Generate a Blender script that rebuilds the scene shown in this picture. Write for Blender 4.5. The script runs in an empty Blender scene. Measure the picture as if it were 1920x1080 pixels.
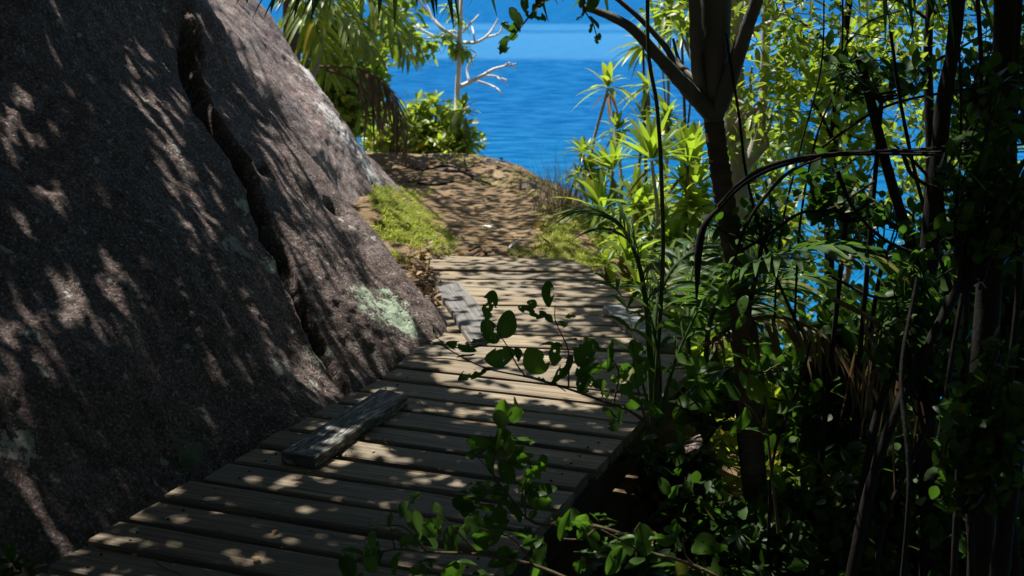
import bpy, math, random
import numpy as np
from mathutils import Vector, noise
from mathutils.bvhtree import BVHTree

R = random.Random(11)
NR = np.random.default_rng(11)
S = bpy.context.scene
COL = S.collection
rad = math.radians

# ------------------------------------------------------------------ camera, sky, sun, exposure
F, TH, DEL, CH = 2409.0, 0.24, 0.027, 1.5          # focal length in photo pixels, pitch, deck slope, eye height
C0 = np.array([0.0, 0.0, CH])
cam = bpy.data.objects.new('camera', bpy.data.cameras.new('camera'))
COL.objects.link(cam)
cam.location = C0
cam.rotation_euler = (math.pi / 2 - TH, 0, 0)
cam.data.sensor_width = 36
cam.data.lens = F / 1920 * 36
cam.data.clip_start, cam.data.clip_end = 0.05, 20000
cam.data.dof.use_dof = True
cam.data.dof.focus_distance = 4.6
cam.data.dof.aperture_fstop = 5.0
S.camera = cam

SUN_AZ, SUN_EL = -52.0, 66.0                        # degrees clockwise from the view direction, above the horizon
SUN = np.array([math.cos(rad(SUN_EL)) * math.sin(rad(SUN_AZ)), math.cos(rad(SUN_EL)) * math.cos(rad(SUN_AZ)), math.sin(rad(SUN_EL))])
w = bpy.data.worlds.new('World'); S.world = w; w.use_nodes = True
nt = w.node_tree
sky = nt.nodes.new('ShaderNodeTexSky'); sky.sky_type = 'NISHITA'; sky.sun_disc = False
sky.sun_elevation = rad(SUN_EL); sky.sun_rotation = rad(SUN_AZ % 360)
bg = nt.nodes['Background']; bg.inputs['Strength'].default_value = 0.05
nt.links.new(sky.outputs[0], bg.inputs['Color'])
sl = bpy.data.objects.new('sun', bpy.data.lights.new('sun', 'SUN')); COL.objects.link(sl)
sl.data.energy = 5.0; sl.data.angle = rad(0.5); sl.data.color = (1.0, 0.95, 0.86)
sl.rotation_euler = Vector(SUN).to_track_quat('Z', 'Y').to_euler()
S.view_settings.view_transform = 'Standard'; S.view_settings.look = 'None'
S.view_settings.exposure = 1.0; S.view_settings.gamma = 1.0
S.render.engine = 'CYCLES'
S.cycles.max_bounces = 8; S.cycles.transmission_bounces = 6; S.cycles.diffuse_bounces = 4
S.cycles.use_denoising = True

# ------------------------------------------------------------------ pixel <-> world
FW = np.array([0, math.cos(TH), -math.sin(TH)]); UP = np.array([0, math.sin(TH), math.cos(TH)]); RT = np.array([1.0, 0, 0])
DN = np.array([0, math.sin(DEL), math.cos(DEL)])
def ray(px, py): return FW + RT * (px - 960) / F + UP * (540 - py) / F
def gp(px, py, h=0.0):
    d = ray(px, py); return C0 + d * ((-CH + h) / DN.dot(d))
def at(px, py, Y):
    d = ray(px, py); return C0 + d * (Y / d[1])
def pix(P):
    P = np.asarray(P) - C0; d = P @ FW
    return 960 + F * P[..., 0] / d, 540 - F * (P @ UP) / d
def dz(y): return CH + (-CH - math.sin(DEL) * np.asarray(y)) / math.cos(DEL)
def D(x, y, h=0.0):
    z = -CH + h; return C0 + np.array([x, y * math.cos(DEL) + z * math.sin(DEL), z * math.cos(DEL) - y * math.sin(DEL)])
def ppm(Y): return F / Y                             # photo pixels per metre at depth Y

# ------------------------------------------------------------------ materials
def mat(name):
    m = bpy.data.materials.new(name); m.use_nodes = True
    return m, m.node_tree, m.node_tree.nodes['Principled BSDF']
def N(t, typ, **kw):
    n = t.nodes.new(typ)
    for k, v in kw.items():
        if k.startswith('i_'):
            key = k[2:]; n.inputs[int(key) if key.isdigit() else key.replace('_', ' ')].default_value = v
        else: setattr(n, k, v)
    return n
def ramp(t, src, stops):
    n = t.nodes.new('ShaderNodeValToRGB'); e = n.color_ramp.elements
    while len(e) < len(stops): e.new(0.5)
    for k, (p, c) in enumerate(stops):
        e[k].position = p; e[k].color = (*c, 1) if len(c) == 3 else c
    t.links.new(src, n.inputs[0]); return n.outputs[0]
def mixc(t, fac, a, b, mode='MIX'):
    n = t.nodes.new('ShaderNodeMix'); n.data_type = 'RGBA'; n.blend_type = mode
    for s, v in ((n.inputs[0], fac), (n.inputs[6], a), (n.inputs[7], b)):
        if isinstance(v, (int, float)): s.default_value = v
        elif isinstance(v, tuple): s.default_value = (*v, 1)
        else: t.links.new(v, s)
    return n.outputs[2]
def math_(t, op, a, b=None):
    n = t.nodes.new('ShaderNodeMath'); n.operation = op
    for s, v in zip(n.inputs, (a, b)):
        if v is None: continue
        if isinstance(v, (int, float)): s.default_value = v
        else: t.links.new(v, s)
    return n.outputs[0]
def noise_(t, vec, scale, detail=4, rough=0.55, dist=0.0):
    n = N(t, 'ShaderNodeTexNoise'); n.inputs['Scale'].default_value = scale; n.inputs['Detail'].default_value = detail
    n.inputs['Roughness'].default_value = rough; n.inputs['Distortion'].default_value = dist
    if vec is not None: t.links.new(vec, n.inputs['Vector'])
    return n.outputs[0]
def mapping(t, vec, scale=(1, 1, 1), rot=(0, 0, 0), loc=(0, 0, 0)):
    n = N(t, 'ShaderNodeMapping'); n.inputs['Scale'].default_value = scale; n.inputs['Rotation'].default_value = rot; n.inputs['Location'].default_value = loc
    t.links.new(vec, n.inputs['Vector']); return n.outputs[0]
def bump(t, h, strength, dist, bsdf, prev=None):
    n = N(t, 'ShaderNodeBump'); n.inputs['Strength'].default_value = strength; n.inputs['Distance'].default_value = dist
    t.links.new(h, n.inputs['Height'])
    if prev is not None: t.links.new(prev, n.inputs['Normal'])
    if bsdf is not None: t.links.new(n.outputs[0], bsdf.inputs['Normal'])
    return n.outputs[0]
def objc(t): return N(t, 'ShaderNodeTexCoord').outputs['Object']

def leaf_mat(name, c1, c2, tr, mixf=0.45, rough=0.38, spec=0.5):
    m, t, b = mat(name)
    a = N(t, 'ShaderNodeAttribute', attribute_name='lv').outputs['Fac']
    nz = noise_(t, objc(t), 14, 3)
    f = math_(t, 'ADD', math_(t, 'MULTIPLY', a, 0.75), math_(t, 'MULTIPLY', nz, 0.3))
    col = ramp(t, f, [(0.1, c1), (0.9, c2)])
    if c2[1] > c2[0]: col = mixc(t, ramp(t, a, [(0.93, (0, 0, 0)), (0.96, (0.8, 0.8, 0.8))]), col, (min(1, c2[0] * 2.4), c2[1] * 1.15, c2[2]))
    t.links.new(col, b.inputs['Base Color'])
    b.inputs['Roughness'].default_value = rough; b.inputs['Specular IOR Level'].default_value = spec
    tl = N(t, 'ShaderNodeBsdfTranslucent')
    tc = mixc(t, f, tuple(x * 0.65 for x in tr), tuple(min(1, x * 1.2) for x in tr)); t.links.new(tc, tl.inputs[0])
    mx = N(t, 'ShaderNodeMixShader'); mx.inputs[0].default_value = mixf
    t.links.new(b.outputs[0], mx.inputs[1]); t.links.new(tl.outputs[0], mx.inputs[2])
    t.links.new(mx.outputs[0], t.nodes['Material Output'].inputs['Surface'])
    return m
M = {}
M['leaf'] = leaf_mat('glossy_leaf', (0.022, 0.055, 0.010), (0.06, 0.12, 0.018), (0.10, 0.24, 0.015), 0.45, 0.42, 0.22)
M['canopy'] = leaf_mat('canopy_leaf', (0.015, 0.04, 0.008), (0.04, 0.08, 0.015), (0.04, 0.11, 0.008), 0.2, 0.45)
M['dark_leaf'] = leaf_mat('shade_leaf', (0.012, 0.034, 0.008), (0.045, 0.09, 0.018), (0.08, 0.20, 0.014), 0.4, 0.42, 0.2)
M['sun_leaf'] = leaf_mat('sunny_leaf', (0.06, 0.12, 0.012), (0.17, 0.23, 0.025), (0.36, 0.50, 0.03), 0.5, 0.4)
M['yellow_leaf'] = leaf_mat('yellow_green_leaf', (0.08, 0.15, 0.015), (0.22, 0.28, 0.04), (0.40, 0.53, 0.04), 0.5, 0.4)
M['strap_leaf'] = leaf_mat('strap_leaf', (0.055, 0.115, 0.014), (0.17, 0.23, 0.03), (0.34, 0.50, 0.03), 0.48, 0.36)
M['frond'] = leaf_mat('palm_leaflet', (0.03, 0.07, 0.022), (0.065, 0.12, 0.03), (0.09, 0.20, 0.02), 0.38, 0.48, 0.22)
M['dead_frond'] = leaf_mat('dry_palm_leaflet', (0.09, 0.055, 0.03), (0.24, 0.17, 0.10), (0.16, 0.10, 0.045), 0.3, 0.6, 0.2)
M['grass'] = leaf_mat('grass_blade', (0.13, 0.20, 0.03), (0.38, 0.42, 0.11), (0.48, 0.55, 0.08), 0.45, 0.5, 0.25)
M['dry_grass'] = leaf_mat('dry_grass_blade', (0.16, 0.13, 0.08), (0.34, 0.29, 0.20), (0.24, 0.20, 0.12), 0.35, 0.6, 0.2)
M['litter'] = leaf_mat('leaf_litter', (0.10, 0.05, 0.025), (0.42, 0.30, 0.16), (0.25, 0.14, 0.05), 0.3, 0.55, 0.3)

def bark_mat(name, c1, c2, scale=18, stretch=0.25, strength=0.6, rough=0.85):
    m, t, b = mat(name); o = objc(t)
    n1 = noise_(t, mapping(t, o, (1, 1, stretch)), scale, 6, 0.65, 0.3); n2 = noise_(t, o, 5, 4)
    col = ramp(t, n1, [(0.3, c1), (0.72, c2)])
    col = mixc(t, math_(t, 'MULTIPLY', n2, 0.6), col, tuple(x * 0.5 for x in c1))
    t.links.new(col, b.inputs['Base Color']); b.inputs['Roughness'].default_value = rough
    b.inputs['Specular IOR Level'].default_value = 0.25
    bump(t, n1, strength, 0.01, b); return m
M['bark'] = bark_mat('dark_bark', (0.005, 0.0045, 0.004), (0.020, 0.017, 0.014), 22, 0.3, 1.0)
M['palm_bark'] = bark_mat('palm_bark', (0.05, 0.036, 0.026), (0.16, 0.12, 0.09), 9, 3.0, 0.8)
M['pale_bark'] = bark_mat('pale_bark', (0.26, 0.23, 0.19), (0.55, 0.51, 0.45), 12, 0.6, 0.4)
M['dead_wood'] = bark_mat('bleached_wood', (0.70, 0.68, 0.64), (0.90, 0.89, 0.86), 12, 0.3, 0.3)
M['twig'] = bark_mat('twig_bark', (0.06, 0.045, 0.025), (0.15, 0.11, 0.06), 30, 0.3, 0.4)
M['stem'] = bark_mat('green_stem', (0.03, 0.05, 0.015), (0.07, 0.09, 0.03), 30, 0.2, 0.3, 0.6)
M['crownshaft'] = bark_mat('crownshaft', (0.06, 0.06, 0.052), (0.16, 0.155, 0.135), 14, 0.12, 0.5, 0.6)

def wood_mat(name, dark, mid, light, grey, lichen=0.0):
    m, t, b = mat(name)
    uv = N(t, 'ShaderNodeTexCoord').outputs['UV']
    sx = N(t, 'ShaderNodeSeparateXYZ'); t.links.new(uv, sx.inputs[0])
    wn = N(t, 'ShaderNodeTexWhiteNoise', noise_dimensions='1D'); t.links.new(math_(t, 'FLOOR', sx.outputs[1]), wn.inputs['W'])
    g1 = noise_(t, mapping(t, uv, (2.2, 70, 1)), 1.0, 5, 0.6, 0.7)
    g2 = noise_(t, mapping(t, uv, (9, 260, 1)), 1.0, 3, 0.6)
    blot = noise_(t, mapping(t, uv, (2.5, 6, 1)), 1.0, 5, 0.6)
    spots = noise_(t, mapping(t, uv, (26, 30, 1)), 1.0, 2, 0.5)
    col = ramp(t, g1, [(0.36, dark), (0.5, mid), (0.66, light)])
    col = mixc(t, ramp(t, blot, [(0.42, (0, 0, 0)), (0.68, (0.85, 0.85, 0.85))]), col, grey)
    col = mixc(t, math_(t, 'MULTIPLY', wn.outputs[0], 0.55), col, tuple(x * 0.45 for x in mid))
    col = mixc(t, ramp(t, g2, [(0.25, (0.5, 0.5, 0.5)), (0.42, (0, 0, 0))]), col, tuple(x * 0.35 for x in dark))
    col = mixc(t, ramp(t, spots, [(0.70, (0, 0, 0)), (0.75, (0.8, 0.8, 0.8))]), col, tuple(x * 0.3 for x in dark))
    if lichen:
        ln = noise_(t, mapping(t, uv, (9, 60, 1)), 1.0, 6, 0.75)
        col = mixc(t, ramp(t, ln, [(0.60 - lichen, (0, 0, 0)), (0.70 - lichen, (0.9, 0.9, 0.9))]), col, (0.42, 0.45, 0.42))
    t.links.new(col, b.inputs['Base Color']); b.inputs['Roughness'].default_value = 0.72
    b.inputs['Specular IOR Level'].default_value = 0.3
    nb = bump(t, g1, 0.5, 0.006, None); bump(t, g2, 0.35, 0.003, b, nb)
    return m
M['plank'] = wood_mat('weathered_plank', (0.075, 0.058, 0.038), (0.235, 0.182, 0.115), (0.40, 0.33, 0.225), (0.185, 0.165, 0.135))
M['beam'] = wood_mat('dark_beam', (0.03, 0.025, 0.02), (0.07, 0.06, 0.045), (0.11, 0.095, 0.075), (0.05, 0.045, 0.04))
M['timber'] = wood_mat('lichened_timber', (0.04, 0.036, 0.03), (0.10, 0.09, 0.08), (0.20, 0.19, 0.17), (0.06, 0.055, 0.05), 0.10)
M['pale_board'] = wood_mat('pale_board', (0.10, 0.105, 0.11), (0.21, 0.22, 0.23), (0.36, 0.37, 0.38), (0.27, 0.28, 0.29))
M['board'] = wood_mat('grey_board', (0.06, 0.056, 0.052), (0.125, 0.118, 0.11), (0.22, 0.21, 0.195), (0.15, 0.145, 0.14))

def rock_mat(name, pale, lichens, gain):
    m, t, b = mat(name); o = objc(t)
    grain = noise_(t, o, 85, 5, 0.75); mid = noise_(t, o, 14, 6, 0.65); big = noise_(t, o, 1.6, 5, 0.6)
    st = noise_(t, mapping(t, o, (3.2, 3.2, 0.35)), 2.4, 6, 0.65, 0.6)
    col = ramp(t, mid, [(0.32, tuple(gain * x for x in (0.085, 0.058, 0.054))), (0.52, tuple(gain * x for x in (0.175, 0.127, 0.118))), (0.72, tuple(gain * x for x in (0.30, 0.24, 0.222)))])
    col = mixc(t, ramp(t, big, [(0.35, (0.75, 0.75, 0.75)), (0.62, (0, 0, 0))]), col, (0.12, 0.095, 0.085))
    col = mixc(t, ramp(t, st, [(0.50, (0, 0, 0)), (0.72, (pale, pale, pale))]), col, (0.50, 0.46, 0.44))
    col = mixc(t, ramp(t, grain, [(0.36, (0.9, 0.9, 0.9)), (0.50, (0, 0, 0))]), col, (0.045, 0.036, 0.032))
    col = mixc(t, ramp(t, grain, [(0.55, (0, 0, 0)), (0.66, (0.85, 0.85, 0.85))]), col, (0.58, 0.50, 0.47))
    ls = noise_(t, o, 30, 5, 0.75); lb = noise_(t, o, 9, 3, 0.6)
    # small pale lichen flecks everywhere, and large crusts at given places
    fl = noise_(t, o, 17, 2, 0.5)
    col = mixc(t, ramp(t, fl, [(0.685, (0, 0, 0)), (0.715, (0.8, 0.8, 0.8))]), col, (0.46, 0.49, 0.43))
    for (P, r, c) in lichens:
        vd = N(t, 'ShaderNodeVectorMath', operation='DISTANCE'); t.links.new(o, vd.inputs[0]); vd.inputs[1].default_value = tuple(P)
        d = math_(t, 'DIVIDE', vd.outputs['Value'], r)
        e = math_(t, 'ADD', math_(t, 'SUBTRACT', 0.52, math_(t, 'MULTIPLY', d, 0.52)), math_(t, 'MULTIPLY', math_(t, 'SUBTRACT', ls, 0.5), 1.5))
        e = math_(t, 'ADD', e, math_(t, 'SUBTRACT', lb, 0.5))
        col = mixc(t, ramp(t, e, [(0.24, (0, 0, 0)), (0.29, (0.9, 0.9, 0.9))]), col, c)
    t.links.new(col, b.inputs['Base Color']); b.inputs['Roughness'].default_value = 0.88
    b.inputs['Specular IOR Level'].default_value = 0.2
    nb = bump(t, mid, 0.35, 0.02, None); nb = bump(t, grain, 0.9, 0.010, None, nb)
    pit = noise_(t, o, 34, 2, 0.5); bump(t, ramp(t, pit, [(0.30, (0, 0, 0)), (0.42, (1, 1, 1))]), 0.5, 0.012, b, nb)
    return m

m, t, b = mat('dirt'); o = objc(t)
n1 = noise_(t, o, 3.0, 6, 0.65); n2 = noise_(t, o, 40, 5, 0.7); n3 = noise_(t, o, 12, 3, 0.6)
col = ramp(t, n1, [(0.32, (0.085, 0.058, 0.034)), (0.55, (0.19, 0.136, 0.08)), (0.75, (0.31, 0.24, 0.155))])
col = mixc(t, ramp(t, n2, [(0.38, (0.7, 0.7, 0.7)), (0.5, (0, 0, 0))]), col, (0.10, 0.065, 0.04))
col = mixc(t, ramp(t, n2, [(0.60, (0, 0, 0)), (0.72, (0.7, 0.7, 0.7))]), col, (0.32, 0.25, 0.16))
t.links.new(col, b.inputs['Base Color']); b.inputs['Roughness'].default_value = 0.95; b.inputs['Specular IOR Level'].default_value = 0.1
nb = bump(t, n3, 0.5, 0.025, None); bump(t, n2, 0.8, 0.012, b, nb); M['dirt'] = m

m, t, b = mat('sea_water'); o = objc(t)
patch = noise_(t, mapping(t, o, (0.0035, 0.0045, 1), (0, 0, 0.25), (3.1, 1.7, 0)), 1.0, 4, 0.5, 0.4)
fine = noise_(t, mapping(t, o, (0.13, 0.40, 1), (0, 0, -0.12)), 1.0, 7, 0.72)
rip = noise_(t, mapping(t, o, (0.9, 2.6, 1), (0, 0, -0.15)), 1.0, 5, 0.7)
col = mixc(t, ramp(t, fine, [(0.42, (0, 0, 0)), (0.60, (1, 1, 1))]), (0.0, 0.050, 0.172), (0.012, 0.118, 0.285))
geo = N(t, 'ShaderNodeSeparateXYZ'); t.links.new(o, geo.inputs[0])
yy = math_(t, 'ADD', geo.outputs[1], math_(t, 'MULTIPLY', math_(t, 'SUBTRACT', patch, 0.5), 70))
sky_sheen = ramp(t, math_(t, 'DIVIDE', yy, 1000), [(0.405, (0, 0, 0)), (0.43, (0.85, 0.85, 0.85)), (0.59, (0.95, 0.95, 0.95)), (0.62, (0.3, 0.3, 0.3)), (0.65, (0.85, 0.85, 0.85)), (0.70, (0.75, 0.75, 0.75)), (0.735, (0, 0, 0))])  # pale bands: bright sky reflected on calm water, painted into the colour
col = mixc(t, math_(t, 'MULTIPLY', math_(t, 'MULTIPLY', sky_sheen, math_(t, 'ADD', 0.45, fine)), 0.8), col, (0.042, 0.17, 0.34))
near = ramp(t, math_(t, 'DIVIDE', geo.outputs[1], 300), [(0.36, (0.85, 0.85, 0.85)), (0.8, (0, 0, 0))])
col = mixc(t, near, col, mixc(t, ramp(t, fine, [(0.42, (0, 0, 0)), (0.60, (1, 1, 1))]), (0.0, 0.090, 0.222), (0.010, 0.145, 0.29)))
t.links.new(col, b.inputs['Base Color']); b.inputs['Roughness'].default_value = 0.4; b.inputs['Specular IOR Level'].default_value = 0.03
nb = bump(t, fine, 0.6, 0.5, None); nb = bump(t, rip, 0.8, 0.25, b, nb)
df_ = N(t, 'ShaderNodeBsdfDiffuse'); t.links.new(col, df_.inputs[0]); t.links.new(nb, df_.inputs['Normal'])
gl_ = N(t, 'ShaderNodeBsdfGlossy'); gl_.inputs['Roughness'].default_value = 0.3; t.links.new(nb, gl_.inputs['Normal'])
mx = N(t, 'ShaderNodeMixShader'); mx.inputs[0].default_value = 0.008; t.links.new(df_.outputs[0], mx.inputs[1]); t.links.new(gl_.outputs[0], mx.inputs[2])
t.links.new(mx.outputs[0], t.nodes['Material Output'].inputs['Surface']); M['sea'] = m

# ------------------------------------------------------------------ mesh building (all quads)
class MB:
    def __init__(s): s.v = []; s.f = []; s.lv = []; s.uv = []; s.n = 0
    def add(s, v, f, lv=None, uv=None):
        v = np.asarray(v, float).reshape(-1, 3); f = np.asarray(f, int).reshape(-1, 4)
        s.v.append(v); s.f.append(f + s.n); s.n += len(v)
        s.lv.append(np.full(len(v), 0.5) if lv is None else np.asarray(lv, float).ravel())
        s.uv.append(np.zeros((f.size, 2)) if uv is None else np.asarray(uv, float).reshape(-1, 2))
    def build(s, name, m, parent=None, smooth=True, origin=None):
        v = np.concatenate(s.v); f = np.concatenate(s.f); lv = np.concatenate(s.lv); uv = np.concatenate(s.uv)
        if origin is not None: v = v - np.asarray(origin)
        me = bpy.data.meshes.new(name)
        me.vertices.add(len(v)); me.vertices.foreach_set('co', v.ravel().astype(np.float32))
        me.loops.add(f.size); me.loops.foreach_set('vertex_index', f.ravel().astype(np.int32))
        me.polygons.add(len(f)); me.polygons.foreach_set('loop_start', (np.arange(len(f)) * 4).astype(np.int32))
        me.polygons.foreach_set('use_smooth', np.full(len(f), smooth))
        a = me.attributes.new('lv', 'FLOAT', 'POINT'); a.data.foreach_set('value', lv.astype(np.float32))
        u = me.uv_layers.new(name='UVMap'); u.data.foreach_set('uv', uv.ravel().astype(np.float32))
        me.update(calc_edges=True); me.validate()
        me.materials.append(m)
        ob = bpy.data.objects.new(name, me); COL.objects.link(ob)
        if origin is not None and parent is None: ob.location = origin
        if parent is not None: ob.parent = parent
        return ob
def nrm(a): return a / np.maximum(np.linalg.norm(a, axis=-1, keepdims=True), 1e-9)

def blades(mb, base, dirs, up, L, W, droop=0.15, fold=0.2, prof='oval', rows=5, lv=None, bend=None):
    base = np.asarray(base, float).reshape(-1, 3); n = len(base)
    if n == 0: return
    dirs = nrm(np.broadcast_to(np.asarray(dirs, float), (n, 3))); up = np.broadcast_to(np.asarray(up, float), (n, 3))
    L = np.broadcast_to(np.asarray(L, float), (n,)); W = np.broadcast_to(np.asarray(W, float), (n,)); droop = np.broadcast_to(np.asarray(droop, float), (n,))
    side = np.cross(dirs, up); bad = np.linalg.norm(side, axis=1) < 1e-3; side[bad] = (1, 0, 0); side = nrm(side); nn = np.cross(side, dirs)
    t = np.linspace(0, 1, rows)
    pw = {'oval': np.sin(np.pi * (t * 0.94 + 0.03)) ** 0.7, 'obov': np.sin(np.pi * (t ** 1.3 * 0.93 + 0.035)) ** 0.65,
          'lance': np.sin(np.pi * (t ** 0.8 * 0.97 + 0.02)) ** 0.8, 'strap': np.minimum(1, (0.35 + 3 * t)) * np.sqrt(np.clip(1.02 - t, 0, 1)),
          'grass': 1.02 - t}[prof]
    T = t[None, :, None]
    down = np.array([0, 0, -1.0]) if bend is None else np.asarray(bend)
    c = base[:, None] + dirs[:, None] * (L[:, None, None] * T) + down * (droop * L)[:, None, None] * T ** 2
    hw = (W[:, None] * 0.5 * pw[None])[..., None]
    s = side[:, None]; u = nn[:, None]
    v = np.stack([c - s * hw + u * hw * fold, c, c + s * hw + u * hw * fold], 2).reshape(-1, 3)
    r = np.arange(rows - 1); l0 = r * 3
    q = np.concatenate([np.stack([l0, l0 + 1, l0 + 4, l0 + 3], 1), np.stack([l0 + 1, l0 + 2, l0 + 5, l0 + 4], 1)])
    f = (q[None] + (np.arange(n) * rows * 3)[:, None, None]).reshape(-1, 4)
    if lv is None: lv = NR.random(n)
    mb.add(v, f, np.repeat(np.broadcast_to(lv, (n,)), rows * 3))

def tube(mb, pts, radii, n=8, lv=0.5, rough=0.0):
    p = np.asarray(pts, float); k = len(p); r = np.broadcast_to(np.asarray(radii, float), (k,))
    tg = nrm(np.gradient(p, axis=0)); ref = np.array([0.31, 0.87, 0.12]) if abs(tg[0][2]) > 0.8 else np.array([0, 0, 1.0])
    a = nrm(np.cross(tg[0], ref)); A = [a]
    for i in range(1, k):
        a = A[-1] - tg[i] * np.dot(A[-1], tg[i]); A.append(a / max(np.linalg.norm(a), 1e-9))
    A = np.array(A); B = np.cross(tg, A)
    th = np.arange(n) * 2 * np.pi / n
    rr = r[:, None] * (1 + rough * NR.normal(size=(k, n)))
    v = p[:, None] + rr[..., None] * (A[:, None] * np.cos(th)[None, :, None] + B[:, None] * np.sin(th)[None, :, None])
    i = np.arange(k - 1)[:, None] * n; j = np.arange(n)[None]; j2 = (j + 1) % n
    f = np.stack([i + j, i + j2, i + n + j2, i + n + j], -1).reshape(-1, 4)
    mb.add(v.reshape(-1, 3), f, np.full(k * n, lv))
    for e, c in ((0, p[0]), (k - 1, p[-1])):             # closed ends
        ring = v[e]; vv = np.vstack([ring, c[None]]); ff = [[j, (j + 1) % n, n, n] for j in range(n)]
        ff = [[j, (j + 1) % n, (j + 2) % n, n] for j in range(0, n - 1, 2)]
        mb.add(vv, ff, np.full(n + 1, lv))

def curve(pts, k=14):
    p = np.asarray(pts, float)
    if len(p) < 3: return p[0] + (p[-1] - p[0]) * np.linspace(0, 1, k)[:, None]
    d = np.r_[0, np.cumsum(np.linalg.norm(np.diff(p, axis=0), axis=1))]; P = np.vstack([2 * p[0] - p[1], p, 2 * p[-1] - p[-2]])
    out = []
    for s in np.linspace(0, d[-1], k):
        i = min(max(np.searchsorted(d, s) - 1, 0), len(p) - 2); u = (s - d[i]) / max(d[i + 1] - d[i], 1e-9)
        a, b, c, e = P[i], P[i + 1], P[i + 2], P[i + 3]
        out.append(0.5 * (2 * b + (c - a) * u + (2 * a - 5 * b + 4 * c - e) * u * u + (3 * b - a - 3 * c + e) * u ** 3))
    return np.array(out)

def tag(o, label, cat, group=None, kind=None):
    if label: o['label'] = label
    if cat: o['category'] = cat
    if group: o['group'] = group
    if kind: o['kind'] = kind
    return o
class Thing:
    """An Empty at the base of a thing; parts are built in its local space."""
    def __init__(s, name, label, cat, base, group=None):
        s.o = bpy.data.objects.new(name, None); COL.objects.link(s.o); s.base = np.asarray(base, float)
        s.o.location = s.base; s.o.empty_display_size = 0.1; tag(s.o, label, cat, group)
    def part(s, name, mb, m, smooth=True, parent=None, label=None):
        o = mb.build(name, m, parent or s.o, smooth, origin=s.base)
        if label: o['label'] = label
        return o

def fbm(P, scale, octaves=4, seed=0.0):
    return np.array([noise.fractal(Vector((p[0] * scale + seed, p[1] * scale + seed * 1.7, p[2] * scale - seed)), 1.0, 2.0, octaves) for p in P])

# ------------------------------------------------------------------ ground, path and sea
EY = [-8, 3.2, 4.3, 5.6, 6.9, 7.85, 9.9, 11.8, 12.9, 13.9, 16, 22, 60]
EX = [-3.2, 0.0, 0.42, 0.86, 0.62, 0.58, 0.45, 0.22, -0.12, -1.5, -5, -12, -60]
PLY = [7.6, 8.2, 9.0, 10.0, 11.0, 12.0, 13.5]      # left rim of the trodden path
PLX = [-0.50, -0.42, -0.52, -0.72, -0.95, -1.2, -1.4]
def gz(x, y, nz=None):
    x = np.asarray(x, float); y = np.asarray(y, float)
    q = x - np.interp(y, EY, EX)
    drop = (0.42 + 0.43 * np.clip((y - 6.8) / 1.6, 0, 1)) * np.logaddexp(0, (q - 0.25) * 5) / 5
    near = np.clip((7.75 - y) / 0.25, 0, 1) * np.clip((x - np.interp(y, [5.3, 5.7, 6.2, 7.0, 7.8], [-2.0, -0.36, -0.36, -0.42, -0.6])) / 0.08, 0, 1)
    z = dz(y) - 0.02 - 0.30 * near - drop
    bank = np.clip(np.interp(y, PLY, PLX) - x, 0, 0.45) * np.clip((y - 7.7) / 0.6, 0, 1) * np.clip((12.6 - y) / 1.5, 0, 1)
    z = z + bank * 0.55
    z = z + 0.10 * np.exp(-((y - 12.6) / 0.7) ** 2) * np.clip((0.8 - q) / 0.8, 0, 1) * np.clip(1 - (x + 0.6) / 1.4, 0, 1)
    rb = np.clip(1 - np.abs(q + 0.15) / 0.35, 0, 1) * np.clip((y - 7.9) / 0.6, 0, 1)
    z = z + 0.05 * rb
    return np.maximum(z, -29.0)
def geo_axis(lo, hi, a, b, step):
    c = np.arange(a, b + 1e-6, step); l = []; r = []; s = step; p = a
    while p > lo: s *= 1.35; p -= s; l.append(p)
    s = step; p = b
    while p < hi: s *= 1.35; p += s; r.append(p)
    return np.array(l[::-1] + list(c) + r)
xs = geo_axis(-60, 90, -2.4, 2.0, 0.05); ys = geo_axis(-40, 130, 2.2, 14.6, 0.055)
X, Y = np.meshgrid(xs, ys)
Z = gz(X, Y)
P = np.c_[X.ravel(), Y.ravel(), Z.ravel()]
fine_m = (np.abs(X) < 3) & (Y > 2) & (Y < 15)
nzv = np.zeros(X.size); idx = np.where(fine_m.ravel())[0]
pp = P[idx]; nzv[idx] = (0.028 * fbm(pp * [1, 1, 0], 1.9, 5) + 0.010 * fbm(pp * [1, 1, 0], 9, 3, 5.0)) * (0.35 + 0.65 * np.clip(np.abs(pp[:, 0] - (np.interp(pp[:, 1], PLY, PLX) + np.interp(pp[:, 1], EY, EX)) / 2) / 0.45, 0, 1))
amp = np.where((P[:, 1] > 11.3) & (P[:, 1] < 13.6), 1.7, 1.0)
P[:, 2] += nzv * amp
gm = MB(); nx, ny = len(xs), len(ys)
i = np.arange(ny - 1)[:, None] * nx + np.arange(nx - 1)[None]
gf = np.stack([i, i + 1, i + nx + 1, i + nx], -1).reshape(-1, 4)
gm.add(P, gf)
ground = gm.build('ground', M['dirt']); ground['kind'] = 'structure'
GV, GF = P.copy(), gf
def gsurf(x, y):
    return float(gz(x, y))
SEA_Z = -25.0
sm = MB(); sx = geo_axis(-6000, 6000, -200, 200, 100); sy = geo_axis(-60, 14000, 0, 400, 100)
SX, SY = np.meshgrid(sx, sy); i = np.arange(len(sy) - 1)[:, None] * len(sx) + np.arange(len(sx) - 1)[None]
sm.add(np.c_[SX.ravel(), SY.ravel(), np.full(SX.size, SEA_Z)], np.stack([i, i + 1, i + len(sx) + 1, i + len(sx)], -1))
sea = sm.build('sea', M['sea']); sea['kind'] = 'structure'

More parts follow.
